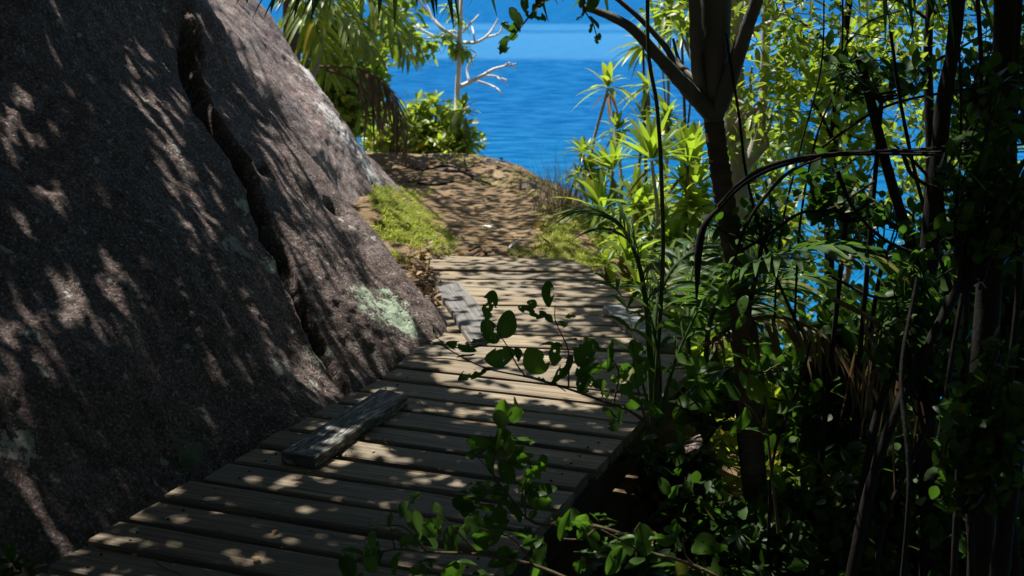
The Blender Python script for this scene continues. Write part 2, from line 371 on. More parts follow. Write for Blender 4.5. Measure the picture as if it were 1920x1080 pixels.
# ------------------------------------------------------------------ granite boulders
def plane3(a, b, c, out):
    n = np.cross(b - a, c - a); n /= np.linalg.norm(n)
    if n.dot(out) < 0: n = -n
    return n, a
def boulder_mesh(center, planes, k, axis, nr=330, na=420, rmax=14, warp=1.7):
    th = np.pi * np.linspace(0.0, 1, nr) ** warp; th[0] = 1e-3; th[-1] = np.pi - 1e-3
    ph = np.arange(na) * 2 * np.pi / na
    a = nrm(np.asarray(axis, float)); b = nrm(np.cross(a, [0, 0, 1.0])); c = np.cross(a, b)
    d = (np.cos(th)[:, None, None] * a + np.sin(th)[:, None, None] * (np.cos(ph)[None, :, None] * b + np.sin(ph)[None, :, None] * c)).reshape(-1, 3)
    nn = np.array([p[0] for p in planes]); hh = np.array([p[0].dot(p[1] - center) for p in planes])
    dn = d @ nn.T; lo = np.zeros(len(d)); hi = np.full(len(d), float(rmax))
    for _ in range(34):
        r = (lo + hi) / 2; g = (dn * r[:, None] - hh) * k; mx = g.max(1); val = mx + np.log(np.exp(g - mx[:, None]).sum(1))
        hi = np.where(val > 0, r, hi); lo = np.where(val > 0, lo, r)
    P = center + d * ((lo + hi) / 2)[:, None]
    i = np.arange(nr - 1)[:, None] * na; j = np.arange(na)[None]; j2 = (j + 1) % na
    f = np.stack([i + j, i + na + j, i + na + j2, i + j2], -1).reshape(-1, 4)
    return P, f
def normals(P, f):
    n = np.zeros_like(P); q = P[f]; fn = np.cross(q[:, 2] - q[:, 0], q[:, 3] - q[:, 1])
    for a in range(4): np.add.at(n, f[:, a], fn)
    return nrm(n)
def seg_dist(P, poly):
    best = np.full(len(P), 1e9); tt = np.zeros(len(P)); L = np.r_[0, np.cumsum(np.linalg.norm(np.diff(poly, axis=0), axis=1))]
    for i in range(len(poly) - 1):
        a, b = poly[i], poly[i + 1]; ab = b - a; u = np.clip(((P - a) @ ab) / ab.dot(ab), 0, 1)
        d = np.linalg.norm(P - (a + u[:, None] * ab), axis=1); m_ = d < best
        best[m_] = d[m_]; tt[m_] = (L[i] + u[m_] * (L[i + 1] - L[i])) / L[-1]
    return best, tt
def bvh(P, f): return BVHTree.FromPolygons([Vector(p) for p in P], [tuple(q) for q in f.tolist()])
def cast(tree, px, py):
    d = Vector(ray(px, py)).normalized(); h = tree.ray_cast(Vector(C0), d); return None if h[0] is None else np.array(h[0])

foot1, foot2, foot3 = gp(242, 962), gp(655, 722), gp(872, 634)
EA = at(384, 0, 6.55)
nB, _ = plane3(foot2, foot3, EA, np.array([1, -0.5, 0.5]))
tc_ = (foot2 - C0).dot(nB) / ray(372, 60).dot(nB); crack_top = C0 + ray(372, 60) * tc_
nA, _ = plane3(foot1, foot2, crack_top, np.array([1, -0.5, 0.5]))
# far end of the slab: contains the skyline edge, turned away from the lens
ed = nrm(EA - foot3); away = np.cross(ed, [0, 0, 1.0]); away = away if away[0] > 0 else -away
view = nrm((foot3 + EA) / 2 - C0); nS = np.cross(ed, view); nS = nS if nS[0] > 0 else -nS
nS = nrm(nS + 0.35 * nrm(view - ed * view.dot(ed)))
print('rock A normals', nA, nB, nS)
cA = np.array([-3.2, 4.0, -0.2])
topA = (nrm(np.array([0.28, -0.1, 1.0])), np.array([-2.4, 6.6, 2.7]))
planesA = [(nA, foot1 + nA * 0.07), (nB, foot2 + nB * 0.06), (nS, foot3 + nS * 0.06), topA,
           (np.array([-1.0, 0, 0]), np.array([-7.5, 0, 0])), (nrm(np.array([-0.2, 1.0, 0.2])), np.array([-3, 10.2, 0])),
           (nrm(np.array([0.1, -1.0, 0.3])), np.array([0, -2.5, 0])), (np.array([0, 0, -1.0]), np.array([0, 0, -2.0]))]
PA, fA = boulder_mesh(cA, planesA, 16.0, nrm(foot2 + np.array([-.3, 0, .6]) - cA), 600, 760, warp=1.9)
tA = bvh(PA, fA)
crack_px = [(360, 40), (372, 110), (384, 180), (412, 245), (442, 292), (468, 350), (492, 420), (528, 490), (556, 545), (586, 600), (622, 655), (662, 722)]
crack = [cast(tA, *p) for p in crack_px]; crack = curve(np.array([c for c in crack if c is not None]), 60)
nA_ = normals(PA, fA)
dc, tcr = seg_dist(PA, crack)
# which side of the cleft a point lies on: sideways of the crack tangent
tang = nrm(np.gradient(crack, axis=0)); ki = np.clip((tcr * 59).astype(int), 0, 59)
sd = np.einsum('ij,ij->i', PA - crack[ki], np.cross(tang[ki], nA_)); right = np.where(sd < 0, 1.0, -1.0)
if np.mean(right[(dc < 0.5) & (PA[:, 0] > crack[ki][:, 0] + 0.05)]) < 0: right = -right
wid = np.interp(tcr, [0, 0.08, 0.3, 0.5, 0.8, 1], [0.022, 0.042, 0.036, 0.027, 0.024, 0.019])
dep = np.interp(tcr, [0, 0.08, 0.3, 0.5, 0.8, 1], [0.05, 0.16, 0.16, 0.15, 0.14, 0.10])
near_c = dc < 1.2
off = np.zeros(len(PA))
wob = np.zeros(len(PA)); ii = np.where(near_c)[0]; wob[ii] = 0.022 * fbm(PA[ii], 7, 3, 3.0)
off -= np.where(near_c, dep * np.exp(-(np.abs(dc * right + wob) / wid) ** 5), 0)
lip = np.where(right > 0, 0.032, -0.018) * np.exp(-dc / 0.22) * np.clip(1.15 - tcr, 0.1, 1)
off += np.where(near_c, lip, 0)
vx, vy = pix(PA); fd = (PA - C0) @ FW
vis = np.where((fd > 0.5) & (vx > -300) & (vx < 1100) & (vy > -300) & (vy < 1250))[0]
off[vis] += 0.09 * fbm(PA[vis], 0.8, 3, 1.0) + 0.016 * fbm(PA[vis] * [1, 1, 0.6], 3.0, 4, 2.0) + 0.007 * fbm(PA[vis], 17, 3, 7.0)
for (px, py, r, dp) in [(490, 322, 0.035, 0.05), (640, 380, 0.05, 0.05), (632, 374, 0.03, 0.05), (655, 392, 0.03, 0.03)]:
    h = cast(tA, px, py)
    if h is not None: off -= dp * np.exp(-(np.linalg.norm((PA - h) * [1, 1, 1.5], axis=1) / r) ** 2)
PA = PA + nA_ * off[:, None]
lichA = []
for (px, py, r, c) in [(745, 585, 0.22, (0.50, 0.62, 0.46)), (780, 615, 0.12, (0.48, 0.58, 0.44)), (700, 560, 0.16, (0.36, 0.44, 0.33)), (610, 650, 0.12, (0.42, 0.46, 0.36)), (512, 505, 0.10, (0.44, 0.50, 0.38)), (452, 385, 0.06, (0.50, 0.54, 0.42)), (600, 715, 0.07, (0.44, 0.48, 0.40)), (440, 470, 0.08, (0.40, 0.38, 0.34)), (40, 640, 0.07, (0.48, 0.50, 0.44)), (30, 840, 0.09, (0.52, 0.52, 0.46)), (120, 560, 0.05, (0.45, 0.46, 0.40)), (200, 610, 0.04, (0.5, 0.5, 0.45)), (330, 290, 0.05, (0.5, 0.5, 0.46)), (380, 760, 0.05, (0.4, 0.43, 0.38)), (370, 840, 0.12, (0.16, 0.22, 0.13)), (540, 690, 0.1, (0.36, 0.37, 0.33))]:
    h = cast(tA, px, py)
    if h is not None: lichA.append((h, r, c))
M['rockA'] = rock_mat('granite', 0.18, lichA, 1.0)
ra = MB(); ra.add(PA, fA)
rockA = tag(ra.build('granite_boulder', M['rockA']), 'huge brown granite boulder with long diagonal cleft beside the boardwalk', 'boulder')

fb0, fb1 = gp(690, 432), gp(770, 364)
fb0[2] = gsurf(fb0[0], fb0[1]) ; EB = at(500, 0, 11.0)
nB1, _ = plane3(fb0, fb1, EB, np.array([1, -0.5, 0.5]))
ed = nrm(EB - fb1); view = nrm((fb1 + EB) / 2 - C0); nB2 = np.cross(ed, view); nB2 = nB2 if nB2[0] > 0 else -nB2; nB2 = nrm(nB2 + 0.4 * nrm(view - ed * view.dot(ed)))
print('rock B normals', nB1, nB2)
cB = np.array([-3.0, 10.5, 0.0])
planesB = [(nB1, fb0), (nB2, fb1), (nrm(np.array([0.25, -0.1, 1.0])), np.array([-3, 10.5, 2.6])), (np.array([-1.0, 0, 0]), np.array([-7, 0, 0])),
           (nrm(np.array([0, 1.0, 0.25])), np.array([0, 14.0, 0])), (nrm(np.array([0.1, -1.0, 0.2])), np.array([0, 8.3, 0])), (np.array([0, 0, -1.0]), np.array([0, 0, -2.0]))]
PB, fB = boulder_mesh(cB, planesB, 9.0, np.array([1, -0.6, 0.2]), 260, 360)
nBn = normals(PB, fB); vis = np.where(PB[:, 2] > -1)[0]; off = np.zeros(len(PB))
off[vis] = 0.10 * fbm(PB[vis], 0.7, 3, 4.0) + 0.03 * fbm(PB[vis] * [1, 1, 0.5], 3.0, 4, 9.0) + 0.008 * fbm(PB[vis], 15, 2, 3.0)
PB = PB + nBn * off[:, None]
tB = bvh(PB, fB)
lichB = []
for (px, py, r, c) in [(590, 150, 0.3, (0.52, 0.49, 0.47)), (640, 235, 0.3, (0.5, 0.47, 0.45)), (690, 320, 0.25, (0.5, 0.47, 0.45)), (560, 90, 0.25, (0.5, 0.47, 0.45))]:
    h = cast(tB, px, py)
    if h is not None: lichB.append((h, r * 1.3, (0.62, 0.59, 0.57)))
M['rockB'] = rock_mat('pale_granite', 0.75, lichB, 1.45)
rb = MB(); rb.add(PB, fB)
tag(rb.build('granite_boulder', M['rockB']), 'pale streaked granite boulder behind, sloping down to the grassy bank', 'boulder')

# ------------------------------------------------------------------ boardwalk
h_ = 1.5; yaw = 0.376; ee = np.array([math.sin(yaw), math.cos(yaw)]); rr_ = np.array([math.cos(yaw), -math.sin(yaw)])
o0 = np.array([-0.815, 2.307]) * h_
gaps = []
for i in range(-7, 12):
    l = o0 + ee * (0.1213 * h_) * i; r = l + rr_ * 0.779 * h_
    gaps.append((D(*l), D(*r)))
for a, b in [((772, 664), (1302, 694)), ((800, 645), (1312, 664)), ((842, 624), (1300, 636)), ((830, 605), (1280, 613)), ((815, 586.5), (1255, 593)), ((805, 570), (1225, 576)),
             ((800, 553.5), (1200, 558)), ((797, 537), (1160, 541)), ((795, 521), (1135, 525)), ((793, 505), (1115, 510)), ((800, 490), (1092, 496)), ((812, 477), (1070, 484))]:
    gaps.append((gp(*a), gp(*b)))
bw = Thing('boardwalk', 'weathered plank boardwalk curving past the granite boulder', 'boardwalk', D(0.2, 4.5))
pk = MB(); TH_ = 0.04
def slab(mb, a, b, c, d, th, uvr, idx, jit=0.0):
    """box under the top corners a (near left), b (near right), c (far right), d (far left); wavy top, chamfered rims"""
    n = 9; ch = 0.005
    rows = []
    a, b, c, d = (np.asarray(q, float) for q in (a, b, c, d))
    ts = np.linspace(0, 1, n)
    Ln = np.linalg.norm(b - a); Wd = np.linalg.norm(d - a)
    wob1 = np.cumsum(NR.normal(size=n)) * 0.0014; wob2 = np.cumsum(NR.normal(size=n)) * 0.0014; tw = NR.normal() * 0.0018; cup = NR.uniform(-0.002, 0.003)
    V = []; 
    for k, s in enumerate(ts):
        p0 = a + (b - a) * s; p1 = d + (c - d) * s; wv = nrm(p1 - p0); zt = DN
        hgt = NR.normal() * 0.0006 + tw * (s - 0.5)
        e0 = p0 + wv * wob1[k] + zt * hgt; e1 = p1 + wv * wob2[k] + zt * (hgt - tw)
        endc = 0.0
        V += [e0 - zt * th, e0 - zt * ch, e0 + wv * ch, (e0 + e1) / 2 + zt * cup, e1 - wv * ch, e1 - zt * ch, e1 - zt * th]
    V = np.array(V); f = []; uv = []
    vv = np.array([0.0, 0.03, 0.035, 0.035 + Wd / 2, 0.035 + Wd, 0.04 + Wd, 0.07 + Wd]) + idx
    for k in range(n - 1):
        for q in range(7):
            q2 = (q + 1) % 7
            f.append([k * 7 + q, (k + 1) * 7 + q, (k + 1) * 7 + q2, k * 7 + q2])
            v2 = vv[q2] if q2 else vv[q] + 0.05
            uv += [(ts[k] * Ln, vv[q]), (ts[k + 1] * Ln, vv[q]), (ts[k + 1] * Ln, v2), (ts[k] * Ln, v2)]
    for k in (0, n - 1):
        s = k * 7; fs = [[s, s + 1, s + 5, s + 6], [s + 1, s + 2, s + 4, s + 5], [s + 2, s + 3, s + 4, s + 4]]
        fs = fs[:2]
        if k: fs = [q[::-1] for q in fs]
        f += fs
        for q in fs: uv += [(0.02 * (j % 3), 0.3 + idx + 0.02 * j) for j in range(4)]
    mb.add(V, f, None, uv)
for i in range(len(gaps) - 1):
    (l0, r0), (l1, r1) = gaps[i], gaps[i + 1]
    g = 0.018 + 0.007 * R.random()
    wl = nrm(l1 - l0); wr = nrm(r1 - r0); al = nrm(r0 - l0)
    ja, jb = R.uniform(-0.010, 0.022), R.uniform(-0.007, 0.007)
    hj = DN * R.uniform(-0.003, 0.003)
    slab(pk, l0 + wl * g - al * ja + hj, r0 + wr * g + al * jb + hj, r1 - wr * g * 0.6 + al * jb + hj, l1 - wl * g * 0.6 - al * ja + hj, TH_, None, i * 2 + 1)
M['nail'] = bark_mat('rusty_nail', (0.02, 0.013, 0.01), (0.05, 0.03, 0.02))
nail0 = None
for i in range(4, len(gaps) - 1):
    (l0, r0_), (l1, r1_) = gaps[i], gaps[i + 1]
    for s_, q_ in ((0.09, 0.3), (0.085, 0.7), (0.92, 0.32), (0.925, 0.68)):
        c_ = (l0 * (1 - s_) + r0_ * s_) * (1 - q_) + (l1 * (1 - s_) + r1_ * s_) * q_ + NR.normal(size=3) * [0.008, 0.008, 0]
        if nail0 is None:
            nm = MB(); tube(nm, [bw.base - DN * 0.01, bw.base + DN * 0.0025], 0.0042, 8); nail0 = bw.part('nail', nm, M['nail']); no = nail0
        else:
            no = nail0.copy(); COL.objects.link(no); no.parent = bw.o
        no.location = c_ - bw.base
planks = bw.part('plank_deck', pk, M['plank'], smooth=False)
def beam(mb, pts, wd, ht, drop):
    p = np.asarray(pts); t = nrm(np.gradient(p, axis=0)); s = nrm(np.cross(t, [0, 0, 1.0]))
    V = []; f = []; uv = []
    for k in range(len(p)):
        c = p[k] - DN * drop
        V += [c - s[k] * wd / 2 - DN * ht, c - s[k] * wd / 2, c + s[k] * wd / 2, c + s[k] * wd / 2 - DN * ht]
    L = np.r_[0, np.cumsum(np.linalg.norm(np.diff(p, axis=0), axis=1))]
    for k in range(len(p) - 1):
        for q in range(4):
            q2 = (q + 1) % 4; f.append([k * 4 + q, k * 4 + q2, k * 4 + 4 + q2, k * 4 + 4 + q])
            uv += [(L[k], q * 0.1), (L[k], q * 0.1 + 0.1), (L[k + 1], q * 0.1 + 0.1), (L[k + 1], q * 0.1)]
    n = len(p) - 1; f += [[3, 2, 1, 0], [n * 4, n * 4 + 1, n * 4 + 2, n * 4 + 3]]; uv += [(0, 0)] * 8
    mb.add(V, f, None, uv)
for side, ins in ((1, 0.07), (0, 0.12)):
    pts = []
    for (l, r) in gaps:
        al = nrm(r - l); pts.append(r - al * ins if side else l + al * ins)
    bmx = MB(); beam(bmx, pts[::2] + [pts[-1]] if len(pts) % 2 == 0 else pts[::2], 0.07, 0.16, TH_ + 0.003); bw.part('side_beam', bmx, M['beam'], smooth=False)
for gi in (2, 8, 13):
    l, r = gaps[gi]; c = r - nrm(r - l) * 0.16; c2 = c - DN * (TH_ + 0.01)
    zz = gsurf(c[0], c[1]) - 0.3
    pm = MB(); tube(pm, [c2, np.array([c2[0], c2[1], min(zz, c2[2] - 0.5)])], 0.05, 8); bw.part('support_post', pm, M['beam'])

# loose timbers lying on the deck
def lying_board(name, label, cat, top_px, th, mkey, hgt):
    q = [gp(x, y, hgt) for x, y in top_px]
    base = np.mean(q, 0) - DN * th
    mb = MB(); slab(mb, q[0], q[1], q[2], q[3], th, None, R.randrange(40, 90))
    return tag(mb.build(name, M[mkey], None, False, origin=base), label, cat)
lying_board('kerb_timber', 'dark lichen-speckled timber lying across plank ends beside the boulder', 'timber', [(590, 858), (765, 741), (714, 730), (528, 847)], 0.040, 'timber', 0.042)
lying_board('loose_board', 'bluish grey board lying on the right edge of the far deck', 'board', [(1216, 644), (1131, 573), (1168, 571), (1272, 641)], 0.034, 'pale_board', 0.037)
lying_board('loose_board', 'grey board wedged between boulder foot and deck planks near leaf litter', 'board', [(884, 640), (816, 536), (864, 529), (938, 622)], 0.028, 'board', 0.034)

# ------------------------------------------------------------------ helpers for plants
def pts(lst): return np.array([at(*q) for q in lst])
def frond(mb, path, n, L, W, droop=0.5, start=0.12, r0=0.012, fwd=0.55, rise=0.25, prof='lance', taper=True, jit=0.12, sides=(-1, 1), rows=7, skip=0.0):
    c = curve(path, 40); tg = nrm(np.gradient(c, axis=0))
    tube(mb, c, np.linspace(r0, r0 * 0.25, 40), 6)
    B, Dr, U, LL = [], [], [], []
    for k in range(n):
        if R.random() < skip: continue
        s = start + (1 - start) * k / max(n - 1, 1); i = min(int(s * 39), 38); u = s * 39 - i; p = c[i] * (1 - u) + c[i + 1] * u; t_ = tg[i]
        sd = nrm(np.cross(t_, [0, 0, 1.0])); up = np.cross(sd, t_)
        for q in sides:
            d = sd * q * (1 - 0.3 * s) + t_ * (fwd + 0.5 * s) + up * rise + NR.normal(size=3) * jit
            B.append(p); Dr.append(d); U.append(up + NR.normal(size=3) * 0.15)
            LL.append(L * (np.sin(np.pi * (0.12 + 0.80 * s)) ** 0.7 if taper else 1) * R.uniform(0.85, 1.1))
    B, Dr, U, LL = map(np.array, (B, Dr, U, LL))
    blades(mb, B, Dr, U, LL, W, droop, 0.35, prof, rows)
def rosette(mb, c, n, L, W, droop=0.35, emin=-25, emax=85, axis=(0, 0, 1), prof='lance', rows=6):
    el = np.radians(NR.uniform(emin, emax, n)); az = np.arange(n) * 2.39996 + NR.normal(size=n) * 0.2
    el = np.sort(el)
    d = np.stack([np.cos(el) * np.cos(az), np.cos(el) * np.sin(az), np.sin(el)], 1) + (np.asarray(axis) - [0, 0, 1]) * 0.8
    up = np.tile([0, 0, 1.0], (n, 1)) + NR.normal(size=(n, 3)) * 0.1
    blades(mb, np.asarray(c) + d * 0.015, d, up, L * NR.uniform(0.75, 1.1, n), W * NR.uniform(0.85, 1.15, n), droop * NR.uniform(0.5, 1.4, n), 0.3, prof, rows)
def grow(mb, p, d, L, r, depth, tips, wander=0.25, up=0.1, spread=0.7, kids=(2, 3), n=6):
    P_ = [np.array(p, float)]; d = nrm(np.asarray(d, float))
    for k in range(5):
        d = nrm(d + NR.normal(size=3) * wander * 0.5 + np.array([0, 0, up * 0.3])); P_.append(P_[-1] + d * L / 5)
    tube(mb, P_, np.linspace(r, r * 0.62, 6), n)
    if depth == 0:
        for q in P_[2:]: tips.append((q, d))
        return
    for k in range(R.randint(*kids)):
        s = R.choice([3, 4, 5, 5]); dd = nrm(d + NR.normal(size=3) * spread)
        grow(mb, P_[s], dd, L * R.uniform(0.6, 0.85), r * 0.58, depth - 1, tips, wander, up, spread, kids, max(4, n - 1))
def tip_leaves(mb, tips, n, L, W, spread=0.05, droop=0.2, prof='oval', rows=5, upb=0.4):
    B = np.repeat(np.array([t_[0] for t_ in tips]), n, 0); Dd = np.repeat(np.array([t_[1] for t_ in tips]), n, 0)
    B = B + NR.normal(size=B.shape) * spread; d = Dd * 0.5 + NR.normal(size=B.shape) * 0.8 + [0, 0, upb * 0.3]
    up = NR.normal(size=B.shape) * 0.5 + [0, 0, 1.0]
    blades(mb, B, d, up, L * NR.uniform(0.7, 1.2, len(B)), W * NR.uniform(0.8, 1.15, len(B)), droop, 0.2, prof, rows)

def bitten(mb, base, axis, normal, L, W, bites=0, droop=0.1, fold=0.12, shape='obov', nt=22, nsd=14, rng=R):
    """one broad leaf as a fine sheet; insect bites leave out cells"""
    axis = nrm(np.asarray(axis, float)); normal = np.asarray(normal, float); side = nrm(np.cross(axis, normal)); nn = np.cross(side, axis)
    t = np.linspace(0, 1, nt); s = np.linspace(-1, 1, nsd)
    e = 1.25 if shape == 'obov' else 0.95
    hw = W / 2 * np.sin(np.pi * np.clip(t ** e * 0.95 + 0.02, 0, 1)) ** 0.62; hw[0] = W * 0.015; hw[-1] *= 0.55
    T, Sd = np.meshgrid(t, s, indexing='ij')
    ph = rng.uniform(0, 6); wv = 0.035 * L * np.sin(T * 7 + ph) * Sd ** 2
    P_ = base + axis * (L * T)[..., None] + side * (hw[:, None] * Sd)[..., None] + nn * (fold * hw[:, None] * np.abs(Sd) ** 1.4 - droop * L * T ** 2 + wv)[..., None]
    tc = (T[:-1, :-1] + T[1:, 1:]) / 2; sc = (Sd[:-1, :-1] + Sd[1:, 1:]) / 2 * (hw[:-1, None] + hw[1:, None]) / W
    keep = np.ones(tc.shape, bool)
    for b in range(bites):
        if rng.random() < 0.75: bt, bs, br = rng.uniform(0.1, 1.0), rng.choice([-1, 1]) * rng.uniform(0.7, 1.15), rng.uniform(0.06, 0.22)
        else: bt, bs, br = rng.uniform(0.2, 0.9), rng.uniform(-0.6, 0.6), rng.uniform(0.03, 0.06)
        keep &= (((tc - bt) * L) ** 2 + ((sc - bs) * W / 2 * 1.0) ** 2) > (br * L) ** 2 * (0.8 + 0.5 * np.sin(np.arctan2(sc - bs, tc - bt) * 5 + b))
    keep[:, nsd // 2 - 1:nsd // 2 + 1] |= (rng.random() < 0.6)
    ii, jj = np.where(keep); a = ii * nsd + jj
    mb.add(P_.reshape(-1, 3), np.stack([a, a + 1, a + nsd + 1, a + nsd], 1), np.full(nt * nsd, rng.random()))

# ------------------------------------------------------------------ trees that shade the place (crowns overhead)
def blob(px, py, bl):
    x, y, rx, ry, rot, v = bl; c, s_ = math.cos(rad(rot)), math.sin(rad(rot)); u = ((px - x) * c + (py - y) * s_) / rx; w_ = (-(px - x) * s_ + (py - y) * c) / ry
    d = math.sqrt(u * u + w_ * w_); return max(0.0, min(1.0, (1.25 - d) / 0.5))
LIT_A = [(320, 70, 40, 80, 70, .30), (30, 240, 40, 90, 0, .35), (70, 420, 45, 110, 20, .28), (110, 600, 50, 110, 20, .26), (190, 560, 60, 60, 0, .38), (215, 650, 45, 45, 0, .33), (30, 640, 35, 90, 0, .4), (30, 850, 40, 90, 0, .42), (90, 960, 50, 60, 0, .22),
         (250, 110, 70, 22, 65, .4), (300, 250, 100, 24, 62, .5), (360, 390, 110, 26, 62, .52), (440, 530, 110, 26, 58, .5), (510, 680, 90, 28, 68, .5), (410, 440, 50, 120, -20, .35), (520, 560, 60, 60, 0, .45), (470, 690, 30, 60, -25, .25),
         (640, 340, 200, 105, 52, 1.0), (700, 470, 100, 60, 50, .9), (580, 420, 60, 80, 0, .8), (770, 570, 120, 80, 50, .98), (690, 590, 70, 60, 0, .92), (620, 680, 85, 70, 0, .95), (750, 640, 70, 40, 0, .8), (340, 190, 40, 50, 0, .3),
         (405, 190, 60, 120, -25, .06), (440, 70, 40, 150, -32, .10), (495, 190, 34, 60, -35, .15), (630, 480, 90, 80, 0, 1.0)]
LIT_D = [(985, 722, 150, 34, 8, .95), (930, 660, 130, 40, 0, .8), (960, 560, 150, 60, 0, .8), (900, 500, 110, 30, 0, .72), (1140, 610, 90, 60, 0, .28), (1060, 520, 90, 30, 0, .35), (870, 775, 90, 18, 8, .3), (690, 845, 60, 16, 8, .5), (820, 893, 50, 16, 8, .45), (640, 852, 40, 22, -30, .65),
         (480, 905, 45, 10, 8, .3), (545, 893, 26, 14, 0, .35), (310, 975, 70, 9, 8, .22), (270, 1022, 80, 14, 8, .28), (450, 1045, 50, 14, 8, .3), (700, 745, 40, 14, -30, .5), (1050, 690, 60, 20, 0, .6), (620, 1000, 80, 16, 0, .08), (600, 790, 40, 10, -30, .16)]
LIT_P = [(900, 430, 120, 60, 0, .42), (770, 430, 60, 60, 30, .88), (870, 340, 120, 40, 0, .55), (850, 300, 120, 20, 0, .75), (1080, 450, 70, 40, 0, .5), (1020, 370, 60, 40, 0, .5), (860, 470, 60, 14, 0, .7)]
dv, df = [], []
for a, b in zip(gaps[:-1], gaps[1:]):
    n_ = len(dv); dv += [a[0], a[1], b[1], b[0]]; df.append((n_, n_ + 1, n_ + 2, n_ + 3))
tD = BVHTree.FromPolygons([Vector(v) for v in dv], df)
tA2, tB2, tG = bvh(PA, fA), bvh(PB, fB), bvh(GV, GF)
trees_s = bvh
def lit_fraction(o):
    d = Vector(-SUN); best = (1e9, None, None)
    for key, tr in (('A', tA2), ('B', tB2), ('D', tD), ('G', tG)):
        h = tr.ray_cast(Vector(o), d)
        if h[0] is not None and h[3] < best[0]: best = (h[3], key, np.array(h[0]))
    if best[1] is None: return 1.0
    key, P_ = best[1], best[2]
    p0 = o - SUN * ((o[2] + 0.1) / SUN[2])               # where the ray passes deck height
    if key == 'G' and (P_[0] > np.interp(P_[1], EY, EX) + 0.12 or P_[1] < 3.0):
        ov = 0.0
        for (ox, oy, or_, ovv) in OPEN:
            dd_ = math.hypot(p0[0] - ox, p0[1] - oy) / or_
            if dd_ < 1.2: ov = max(ov, ovv * min(1, (1.2 - dd_) / 0.4))
        edge = 5.9 + 0.35 * math.sin(p0[0] * 2.3)
        if p0[1] > edge: return max(ov, min(1.0, 0.15 + (p0[1] - edge) * 1.3))
        nz = noise.noise(Vector((p0[0] * 1.7, p0[1] * 1.7, 4.2)))
        return max(ov, 0.06 + (0.6 if nz > 0.2 else 0))
    if (P_ - C0) @ FW < 0.8: return 0.05
    px, py = pix(P_)
    if key == 'A':
        f_ = 0.012; L_ = LIT_A
        if px < -60 or py > 1140 or py < -250: return 0.1
    elif key == 'B': return 1.0 if px < 650 else 0.85
    elif key == 'D': f_ = 0.014; L_ = LIT_D
    else: f_ = 0.55 if P_[1] > 7.6 else 0.35; L_ = LIT_P
    for bl in L_:
        w_ = blob(px, py, bl) * (0.72 if key == 'A' and bl[5] < 0.6 else 1)
        if w_ > 0: f_ = f_ * (1 - w_) + bl[5] * w_
    return f_
LA, WA = 0.09, 0.054
LMAX = 4.4
area = LA * WA * 0.7 * 0.55
x0, x1, y0, y1 = -4.2, 5.6, -1.0, 13.0
n_can = int((x1 - x0) * (y1 - y0) * SUN[2] * LMAX / area)
print('canopy candidates', n_can)
gx, gy = NR.uniform(x0, x1, n_can), NR.uniform(y0, y1, n_can); hz = NR.uniform(2.5, 5.2, n_can) + 0.4 * np.sin(gx * 1.3 + gy)
OPEN = []
for (px, py, Yo, r_, v_) in [(1445, 780, 5.3, .5, 1.0), (1318, 720, 5.4, .45, 1.0), (1445, 680, 5.3, .45, 1.0), (1318, 640, 5.4, .4, 1.0), (1450, 800, 6.4, .5, .75), (1330, 740, 5.5, .3, .6), (1590, 580, 7.0, .7, .8), (1800, 800, 6.6, .6, .7), (1360, 556, 3.9, .16, .9), (1300, 690, 4.2, .22, .75), (1412, 664, 3.9, .16, .9), (1250, 915, 3.6, .1, .9), (1205, 1010, 3.0, .15, .5), (821, 966, 2.95, .1, .8), (1560, 470, 4.05, .5, .8), (1430, 490, 4.15, .35, .8), (1690, 510, 3.95, .35, .75), (1330, 560, 5.0, .4, .25), (1600, 900, 5.5, .5, .45), (1880, 880, 5.6, .5, .6), (1480, 600, 5.5, .4, .5), (1640, 720, 5.0, .3, .4), (1500, 880, 4.8, .3, .45), (1720, 650, 4.2, .2, .5), (1400, 640, 4.4, .2, .45)]:
    q_ = at(px, py, Yo); q_ = q_ - SUN * ((q_[2] + 0.1) / SUN[2]); OPEN.append((q_[0], q_[1], r_, v_))
O = np.c_[gx, gy, np.zeros(n_can)] + SUN[None] * (hz / SUN[2])[:, None]
ok = np.zeros(n_can, bool)
for i in range(n_can):
    f_ = lit_fraction(O[i]); ok[i] = R.random() < min(1.0, -math.log(max(f_, 0.012)) / LMAX)
O = O[ok]; print('canopy leaves', len(O))
shade = [('tall shade tree standing out of sight behind the pale boulder, its crown over the path', (-3.6, 14.9), (-2.6, 10.6)), ('big shade tree beyond the brown boulder with a crown spreading over the cleft', (-8.4, 6.5), (-3.0, 5.6)),
         ('slim dark trunk rising at the right of the thicket, curving up into the canopy', None, (0.6, 5.4)), ('thick black trunk at the right edge of the thicket, widest of the dark trunks', None, (2.2, 4.2))]
cen = np.array([s_[2] for s_ in shade]); own = np.argmin(((O[:, None, :2] - cen[None]) ** 2).sum(2), 1)
TR_PX = [None, None, [(1742, 1120, 4.0), (1738, 700, 4.0), (1745, 420, 4.0), (1765, 250, 4.0), (1785, 100, 4.0), (1800, -60, 4.0)], [(1838, 1120, 3.4), (1845, 700, 3.4), (1868, 400, 3.4), (1882, 200, 3.4), (1892, -60, 3.4)]]
